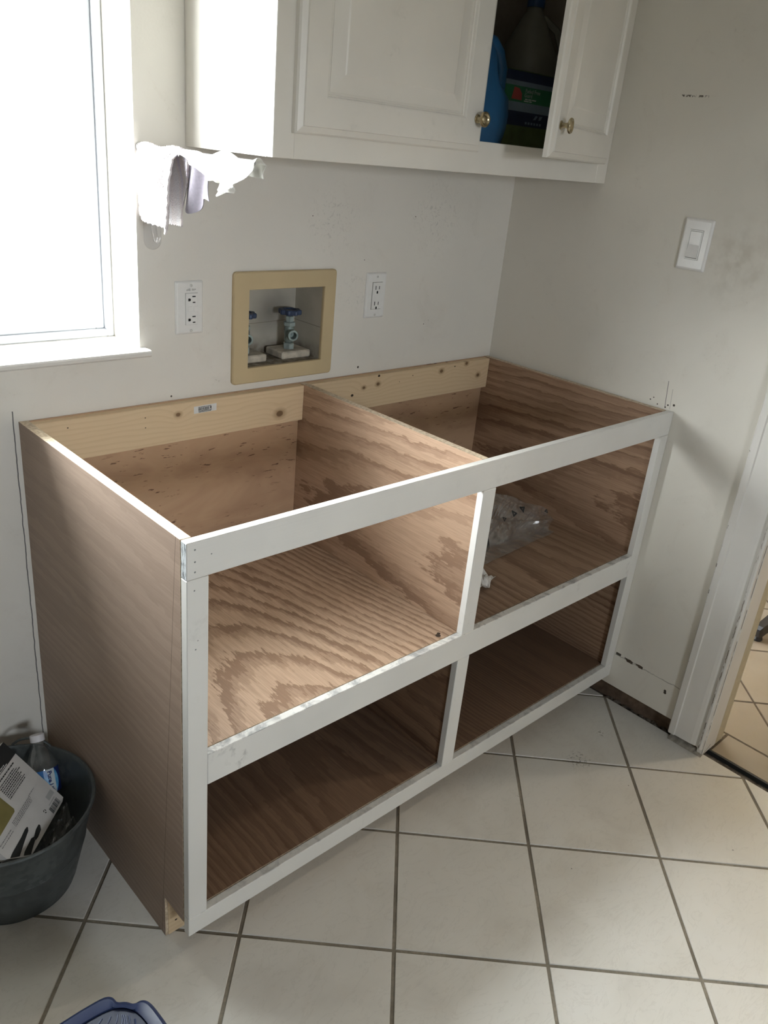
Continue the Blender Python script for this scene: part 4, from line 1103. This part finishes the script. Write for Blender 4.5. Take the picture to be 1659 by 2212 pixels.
pkx = thing('product_package', 'white printed product package with black end sticking out of the metal tub', 'package', (-1.56, -0.27, 0.11))
F = Frame(O, ca, cd)
def out2(k): return [(-0.0035 + k, 0.010), (0.000 + k, 0.0 + k), (0.168, 0.0 + k), (0.168, 0.208), (0.034, 0.208), (-0.0035 + k, 0.166)]
bm = prism(new(), [F.p(u, v, 0) for u, v in out2(0)], cn * -0.014)
obj('carton', bm, M['card'], pkx)
def P_(name, mat, fn, kind='stuff'):
    bm = new(); fn(bm); return prints(name, bm, mat, pkx, kind)
P_('black_end', M['print_black'], lambda b: F.rect(b, 0.134, 0.1678, 0.0004, 0.2078, 0.0004), None)
P_('olive_square', M['olive'], lambda b: F.poly(b, [(0.109, 0.112), (0.074, 0.110), (0.070, 0.114), (0.067, 0.207), (0.107, 0.207)], 0.0004), None)
def word_lines(b, u0, du, n, v0, length, hgt, seed, ragged=0.2):
    """lines of print too small to read in the photo: word-long dashes running from v0 towards smaller v"""
    rw_ = random.Random(seed)
    for k in range(n):
        v = v0; end = v0 - length * (1 - ragged * rw_.random())
        while v > end:
            w_ = rw_.choice((0.0022, 0.0035, 0.0048, 0.0062)); F.rect(b, u0 - k * du, u0 - k * du + hgt, max(v - w_, end - 0.001), v, 0.0005); v -= w_ + 0.0013
P_('body_lettering', M['print_black'], lambda b: (word_lines(b, 0.1255, 0.0058, 1, 0.099, 0.076, 0.0026, 1, 0.05), word_lines(b, 0.1185, 0.0041, 8, 0.099, 0.079, 0.0019, 2)))
P_('small_lettering', M['print_grey'], lambda b: (word_lines(b, 0.0610, 0.0030, 4, 0.139, 0.082, 0.0015, 3, 0.1), word_lines(b, 0.0630, 0.003, 1, 0.062, 0.028, 0.0014, 4), word_lines(b, 0.0560, 0.0050, 2, 0.198, 0.050, 0.0016, 5, 0.1)))
def bars(b):
    rb = random.Random(9); v = 0.0145
    while v < 0.052:
        w_ = rb.choice((0.0006, 0.0010, 0.0016)); F.rect(b, 0.0005, 0.0135, v, v + w_, 0.0005); v += w_ + rb.choice((0.0005, 0.0008, 0.0012))
P_('barcode', M['print_black'], bars)
P_('grey_patch', M['print_lightgrey'], lambda b: F.rect(b, 0.022, 0.033, 0.008, 0.034, 0.0005), None)
P_('grey_patch', M['print_lightgrey'], lambda b: F.rect(b, 0.016, 0.0185, 0.016, 0.044, 0.0005), None)
def rec(b):
    for k in range(3):
        a0 = 2 * PI * k / 3
        pts_ = [(0.0185 + r_ * math.cos(a0 + a_), 0.0625 + r_ * math.sin(a0 + a_)) for r_, a_ in ((0.0042, 0.0), (0.0042, 0.7), (0.0046, 1.3), (0.0022, 1.5), (0.0022, 0.7), (0.0022, 0.1))]
        F.poly(b, pts_, 0.0005)
P_('recycling_mark', M['print_black'], rec)
P_('brush_picture', M['print_black'], lambda b: F.poly(b, [(0.0335, 0.122), (0.031, 0.1215), (0.027, 0.127), (0.023, 0.150), (0.016, 0.185), (0.030, 0.202), (0.0315, 0.190), (0.0325, 0.150), (0.0345, 0.130)], 0.0005), None)
P_('brush_picture', M['print_black'], lambda b: F.poly(b, [(0.016, 0.098), (0.0125, 0.097), (0.0065, 0.104), (0.004, 0.122), (0.005, 0.133), (0.0115, 0.128), (0.0155, 0.112)], 0.0006), None)
P_('brush_picture', M['print_black'], lambda b: F.poly(b, [(0.0112, 0.128), (0.006, 0.133), (-0.001, 0.165), (0.010, 0.178), (0.0125, 0.170), (0.0145, 0.136)], 0.0006), None)
P_('white_lettering', M['print_white'], lambda b: (word_lines(b, 0.1385, 0.0034, 2, 0.130, 0.112, 0.0018, 6, 0.3), word_lines(b, 0.149, 0.01, 1, 0.135, 0.085, 0.0075, 7)))

wb0, wb1 = Vector((-1.461, -0.104, 0.232)), Vector((-1.479, -0.196, 0.060))
ax = (wb1 - wb0).normalized()
bt = thing('water_bottle', 'clear plastic water bottle with blue label leaning in the metal tub', 'bottle', (-1.47, -0.15, 0.03))
obj('body', lathe(new(), [(0.0125, 0.012), (0.0125, 0.022), (0.017, 0.030), (0.0255, 0.046), (0.0298, 0.060), (0.0305, 0.070), (0.0305, 0.120), (0.0295, 0.128), (0.0305, 0.136), (0.0295, 0.146), (0.0305, 0.152), (0.0305, 0.160), (0.027, 0.168), (0.0, 0.166)], wb0, ax, 28), M['clear_bottle'], bt, smooth=True)
obj('cap', lathe(new(), [(0, 0), (0.0140, 0.0), (0.0148, 0.002), (0.0148, 0.014), (0.0135, 0.0145), (0, 0.0145)], wb0 - ax * 0.002, ax, 24), M['cap_white'], bt, smooth=True)
class Cyl(Frame):
    def __init__(s, c, axis, toward, r):
        s.c, s.d, s.r = Vector(c), Vector(axis).normalized(), r
        s.e = (Vector(toward) - s.d * Vector(toward).dot(s.d)).normalized(); s.w = -s.d.cross(s.e)
    def p(s, u, v, h=0.0):
        a = v / s.r; return s.c + s.d * u + (s.e * math.cos(a) + s.w * math.sin(a)) * (s.r + h)
CF_ = Cyl(wb0, ax, Vector((-0.4, -1.3, 1.2)), 0.0311)
def patch(bm, u0, u1, v0, v1, h, n=18, bow=0.0):
    grid(bm, lambda s, t: CF_.p(u0 + (u1 - u0) * s, v0 + (v1 - v0) * t + bow * (1 - (2 * s - 1) ** 2) * (1 - t), h), 6, n)
bm = new(); patch(bm, 0.070, 0.120, -0.058, 0.090, 0.0); prints('label', bm, M['water_label'], bt, label='blue and white paper label')
LAB = -1
bm = new(); patch(bm, 0.070, 0.120, 0.022, 0.075, 0.0003, 18, 0.010); prints('label_panel', bm, M['deep_blue'], bt)
bm = new(); patch(bm, 0.070, 0.120, 0.004, 0.0225, 0.0002, 10, 0.006); prints('label_panel', bm, M['lab_white'], bt)
class CylT(Frame):
    def p(s, u, v, h=0.0): return CF_.p(u, v, h)
ct = CylT((0, 0, 0), (1, 0, 0), (0, 1, 0))
bm = new(); ct.text(bm, 'Pure Life', 0.0735, 0.0075, 0.0125, 0, 0.0006, bold=0.0004); prints('lettering', bm, M['deep_blue'], bt, 'stuff')

# clear crumpled wrapping in the tub
rc = random.Random(21)
bm = new()
def crump(s, t):
    return Vector((-1.522 + 0.060 * s, -0.330 + 0.080 * t + 0.02 * s, 0.104 + 0.034 * s + 0.010 * math.sin(9 * s + 5 * t) + 0.010 * math.sin(17 * t - 6 * s) + rc.uniform(-0.0035, 0.0035)))
grid(bm, crump, 14, 14, 0.0004)
tag(obj('plastic_wrapper', bm, M['clear_film'], None), 'crumpled clear plastic wrapper beside the package in the metal tub', 'wrapper')
bm = new()
grid(bm, lambda s, t: Vector((-1.600 + 0.11 * s, -0.325 + 0.10 * t + 0.01 * math.sin(7 * s), 0.072 + 0.010 * math.sin(11 * s + 4 * t) + 0.008 * math.sin(15 * t - 5 * s))), 14, 12, 0.001)
tag(obj('black_bag', bm, M['dark_cloth'], None, True), 'black plastic bag scrap at the bottom of the metal tub', 'bag')

# ------------------------------------------------------------------ clear bag and paper scrap on the right shelf
E_, C_, A_, B_ = Vector((-0.332, -0.367, Z2 + 0.0008)), Vector((-0.111, -0.397, Z2 + 0.0008)), Vector((-0.252, -0.278, 0.600)), Vector((-0.066, -0.352, 0.528))
bg_ = thing('clear_bag', 'crumpled clear plastic bag with recycling marks on the right upper shelf', 'bag', (-0.24, -0.35, Z2))
rc = random.Random(4)
def bagp(s, t, jit=True):
    s2 = -0.75 + 1.75 * s                      # the bag goes on to the left behind the middle stile
    lo_, hi = E_.lerp(C_, s2), A_.lerp(B_, s2)
    if s2 < 0: hi = hi + Vector((0.0, 0.0, 0.02 * s2))
    p = lo_.lerp(hi, t)
    n_ = Vector((-0.10, -0.74, 0.66))
    w_ = 0.010 * math.sin(5.1 * s2 + 6 * t) * math.sin(PI * t) + 0.006 * math.sin(13 * s2 - 9 * t) + 0.010 * max(0, 1 - abs(t - 0.42) / 0.10)
    p = p + n_ * w_ + (Vector((rc.uniform(-1, 1), rc.uniform(-1, 1), rc.uniform(-1, 1))) * 0.0018 if jit else Vector())
    p.z = max(p.z, Z2 + 0.0012); p.x = max(p.x, -0.70)
    return p
obj('film', grid(new(), bagp, 46, 16, 0.0004), M['clear_film'], bg_)
bm = new()
grid(bm, lambda s, t: Vector((-0.45 + 0.34 * s, -0.20 - 0.23 * t + 0.02 * s, Z2 + 0.003 + 0.010 * abs(math.sin(6 * s + 4 * t)) * (1 - t) + rc.uniform(0, 0.003))), 24, 12, 0.0004)
obj('film', bm, M['clear_film'], bg_, label='loose bottom layer of the bag')
n_ = Vector((-0.1008, -0.7426, 0.6621)); ex = Vector((0.221, -0.030, 0.0)).normalized()
ex = (ex - n_ * ex.dot(n_)).normalized(); ey = n_.cross(ex)
bm = new()
def tri(c, r, rot):
    fr = Frame(Vector(c) + n_ * 0.016, ex, ey)
    for k in range(3):
        a = rot + 2 * PI * k / 3; b_ = rot + 2 * PI * (k + 1) / 3
        p0 = Vector((math.cos(a), math.sin(a))) * r; p1 = Vector((math.cos(b_), math.sin(b_))) * r
        q0 = p0.lerp(p1, 0.06); q1 = p0.lerp(p1, 0.78); nn = Vector((-(p1 - p0).y, (p1 - p0).x)).normalized() * r * 0.36
        fr.poly(bm, [tuple(q0), tuple(q1), tuple(q1 + nn), tuple(q0 + nn)], 0.0)
for c, r_, a in (((-0.2649, -0.3349, 0.5342), 0.009, 2.2), ((-0.2238, -0.3345, 0.5409), 0.0125, 2.0), ((-0.1881, -0.3344, 0.5465), 0.0125, 4.6), ((-0.108, -0.3597, 0.5303), 0.008, 1.0)): tri(c, r_, a)
fr = Frame(Vector((-0.1881, -0.3344, 0.5465)) + n_ * 0.016, ex, ey); fr.text(bm, '4', -0.003, -0.004, 0.010, 0, 0.0)
prints('recycling_marks', bm, M['print_black'], bg_, 'stuff')
bm = new(); fr = Frame(Vector((-0.305, -0.345, 0.545)) + n_ * 0.012, ex, ey)
for k in range(4): fr.poly(bm, [(-0.03 + k * 0.012, 0.012), (-0.028 + k * 0.012, 0.012), (0.004 + k * 0.012, 0.042), (0.002 + k * 0.012, 0.042)], 0.0)
prints('printed_lines', bm, M['print_grey'], bg_, 'stuff')
bm = new()
prism(bm, [Vector(p) for p in ((-0.345, -0.372, Z2 + 0.001), (-0.405, -0.395, Z2 + 0.001), (-0.360, -0.340, 0.530), (-0.325, -0.340, 0.525))], (0.0, 0.002, 0.001))
obj('printed_patch', bm, M['print_black'], bg_, label='black printed patch on the bag')
rc = random.Random(8)
bm = new()
grid(bm, lambda s, t: Vector((-0.575 + 0.095 * s + 0.010 * t, -0.525 + 0.062 * t + 0.02 * s + 0.006 * math.sin(9 * s), Z2 + 0.0015 + 0.012 * abs(math.sin(5 * s + 3 * t)) + rc.uniform(0, 0.006))), 12, 8, 0.0006)
tag(obj('paper_scrap', bm, M['paper'], None), 'crumpled white paper scrap on the shelf beside the middle stile', 'paper')

# ------------------------------------------------------------------ blue plastic stool at the bottom edge of the photo
sc_, hs, sh = Vector((-1.700, -0.857, 0)), 0.150, 0.200
corner = [(0.150, 0.0), (0.1505, 0.060), (0.149, 0.092), (0.1455, 0.103), (0.138, 0.1085), (0.1275, 0.1085), (0.1205, 0.1205), (0.1085, 0.1275), (0.1085, 0.138), (0.103, 0.1455), (0.092, 0.149), (0.060, 0.1505)]
outl = []
for q in range(4):
    c_, s_ = round(math.cos(q * PI / 2)), round(math.sin(q * PI / 2))
    for a, b_ in corner: outl.append((a * c_ - b_ * s_, a * s_ + b_ * c_))
for _ in range(2):                              # round the corners of the outline
    sm2 = []
    for a, b_ in zip(outl, outl[1:] + outl[:1]):
        if math.hypot(a[0] - b_[0], a[1] - b_[1]) > 0.055: sm2 += [a, b_] if _ else [a, (a[0] * .9 + b_[0] * .1, a[1] * .9 + b_[1] * .1), (a[0] * .1 + b_[0] * .9, a[1] * .1 + b_[1] * .9)]
        else: sm2 += [(a[0] * .75 + b_[0] * .25, a[1] * .75 + b_[1] * .25), (a[0] * .25 + b_[0] * .75, a[1] * .25 + b_[1] * .75)]
    outl = sm2
def OL(k, z, rnd=0.0):
    out = []
    for a, b_ in outl:
        v = Vector((a, b_)) * k
        if rnd:
            ang = math.atan2(b_, a); c_, s_ = abs(math.cos(ang)), abs(math.sin(ang)); p_ = 5.5
            w_ = Vector((math.cos(ang), math.sin(ang))) * (0.128 * (c_ ** p_ + s_ ** p_) ** (-1 / p_))
            v = v.lerp(w_, rnd)
        out.append(Vector((sc_.x + v.x, sc_.y + v.y, z)))
    return out
stl = thing('plastic_stool', 'metallic blue plastic stool with wavy ribbed top at the bottom left', 'stool', (sc_.x, sc_.y, 0))
obj('body', loft(new(), [OL(1.10, 0.0003), OL(1.05, 0.13), OL(1.015, 0.180), OL(1.005, 0.192), OL(0.985, 0.199), OL(0.95, 0.2025), OL(0.91, 0.2005, 0.5), OL(0.86, 0.199, 1.0), OL(0.855, 0.1955, 1.0)], False, False), M['stool'], stl, smooth=True)
ins = [Vector((sc_.x + (p.x - sc_.x) * 0.992, sc_.y + (p.y - sc_.y) * 0.992, 0.1956)) for p in OL(0.855, 0.1955, 1.0)]
bot = [Vector((p.x, p.y, 0.190)) for p in ins]
obj('tread', loft(new(), [bot, ins], True, True), M['stool_tread'], stl)
bm = new()
for k in range(-20, 21):
    pts_ = []
    for q in range(-40, 41):
        a = q * 0.0045; b_ = k * 0.0082 + 0.009 * math.sin(a * 62 + k * 0.25) + 0.004 * math.sin(a * 21 + k)
        x_, y_ = (a + b_) * r2, (a - b_) * r2
        if (abs(x_) / 0.121) ** 5.5 + (abs(y_) / 0.121) ** 5.5 < 1: pts_.append((sc_.x + x_, sc_.y + y_, 0.1960))
        else:
            if len(pts_) > 3: tube(bm, pts_, 0.0013, 5)
            pts_ = []
    if len(pts_) > 3: tube(bm, pts_, 0.0013, 5)
obj('ridges', bm, M['stool'], stl, smooth=True, kind='stuff')

# ------------------------------------------------------------------ the next room: chair foot and ceiling lamp
ch = thing('swivel_stool', 'black stool leg on the tiles of the next room beyond the doorway', 'stool', (1.12, -0.77, 0))
hub = Vector((1.12, -0.77, 0))
obj('column', lathe(new(), [(0, 0.06), (0.035, 0.06), (0.035, 0.12), (0.022, 0.13), (0.022, 0.40), (0, 0.40)], hub, seg=16), M['black_metal'], ch, smooth=True)
for k in range(3):
    a = math.radians(178 + 120 * k); d = Vector((math.cos(a), math.sin(a), 0)); t = Vector((-d.y, d.x, 0))
    def sec(r_, w_, z0_, z1_): return [hub + d * r_ + t * w_ + Vector((0, 0, z0_)), hub + d * r_ - t * w_ + Vector((0, 0, z0_)), hub + d * r_ - t * w_ * .8 + Vector((0, 0, z1_)), hub + d * r_ + t * w_ * .8 + Vector((0, 0, z1_))]
    obj('leg', loft(new(), [sec(0.02, 0.026, 0.070, 0.115), sec(0.2, 0.020, 0.040, 0.082), sec(0.385, 0.016, 0.020, 0.058), sec(0.40, 0.012, 0.022, 0.050)], True, True), M['black_metal'], ch)
    obj('foot_glide', lathe(new(), [(0, 0.0008), (0.016, 0.0008), (0.018, 0.006), (0.012, 0.0205), (0, 0.0205)], hub + d * 0.375, seg=12), M['black_metal'], ch)
obj('seat', loft(new(), [rrect(hub.x, hub.y, a_, a_, z_, 6, 4) for a_, z_ in ((0.14, 0.40), (0.205, 0.405), (0.215, 0.44), (0.19, 0.465))], True, True), M['seat_dark'], ch, smooth=True)
lampo = thing('ceiling_lamp', 'round white ceiling lamp of the next room', 'lamp', (1.15, -1.54, 2.27))
obj('housing', lathe(new(), [(0, ZC - 0.0005), (0.12, ZC - 0.0005), (0.12, 2.40), (0.105, 2.385), (0.10, 2.37), (0.0, 2.37)], (1.15, -1.54, 0), seg=28), M['lamp_white'], lampo, smooth=True)
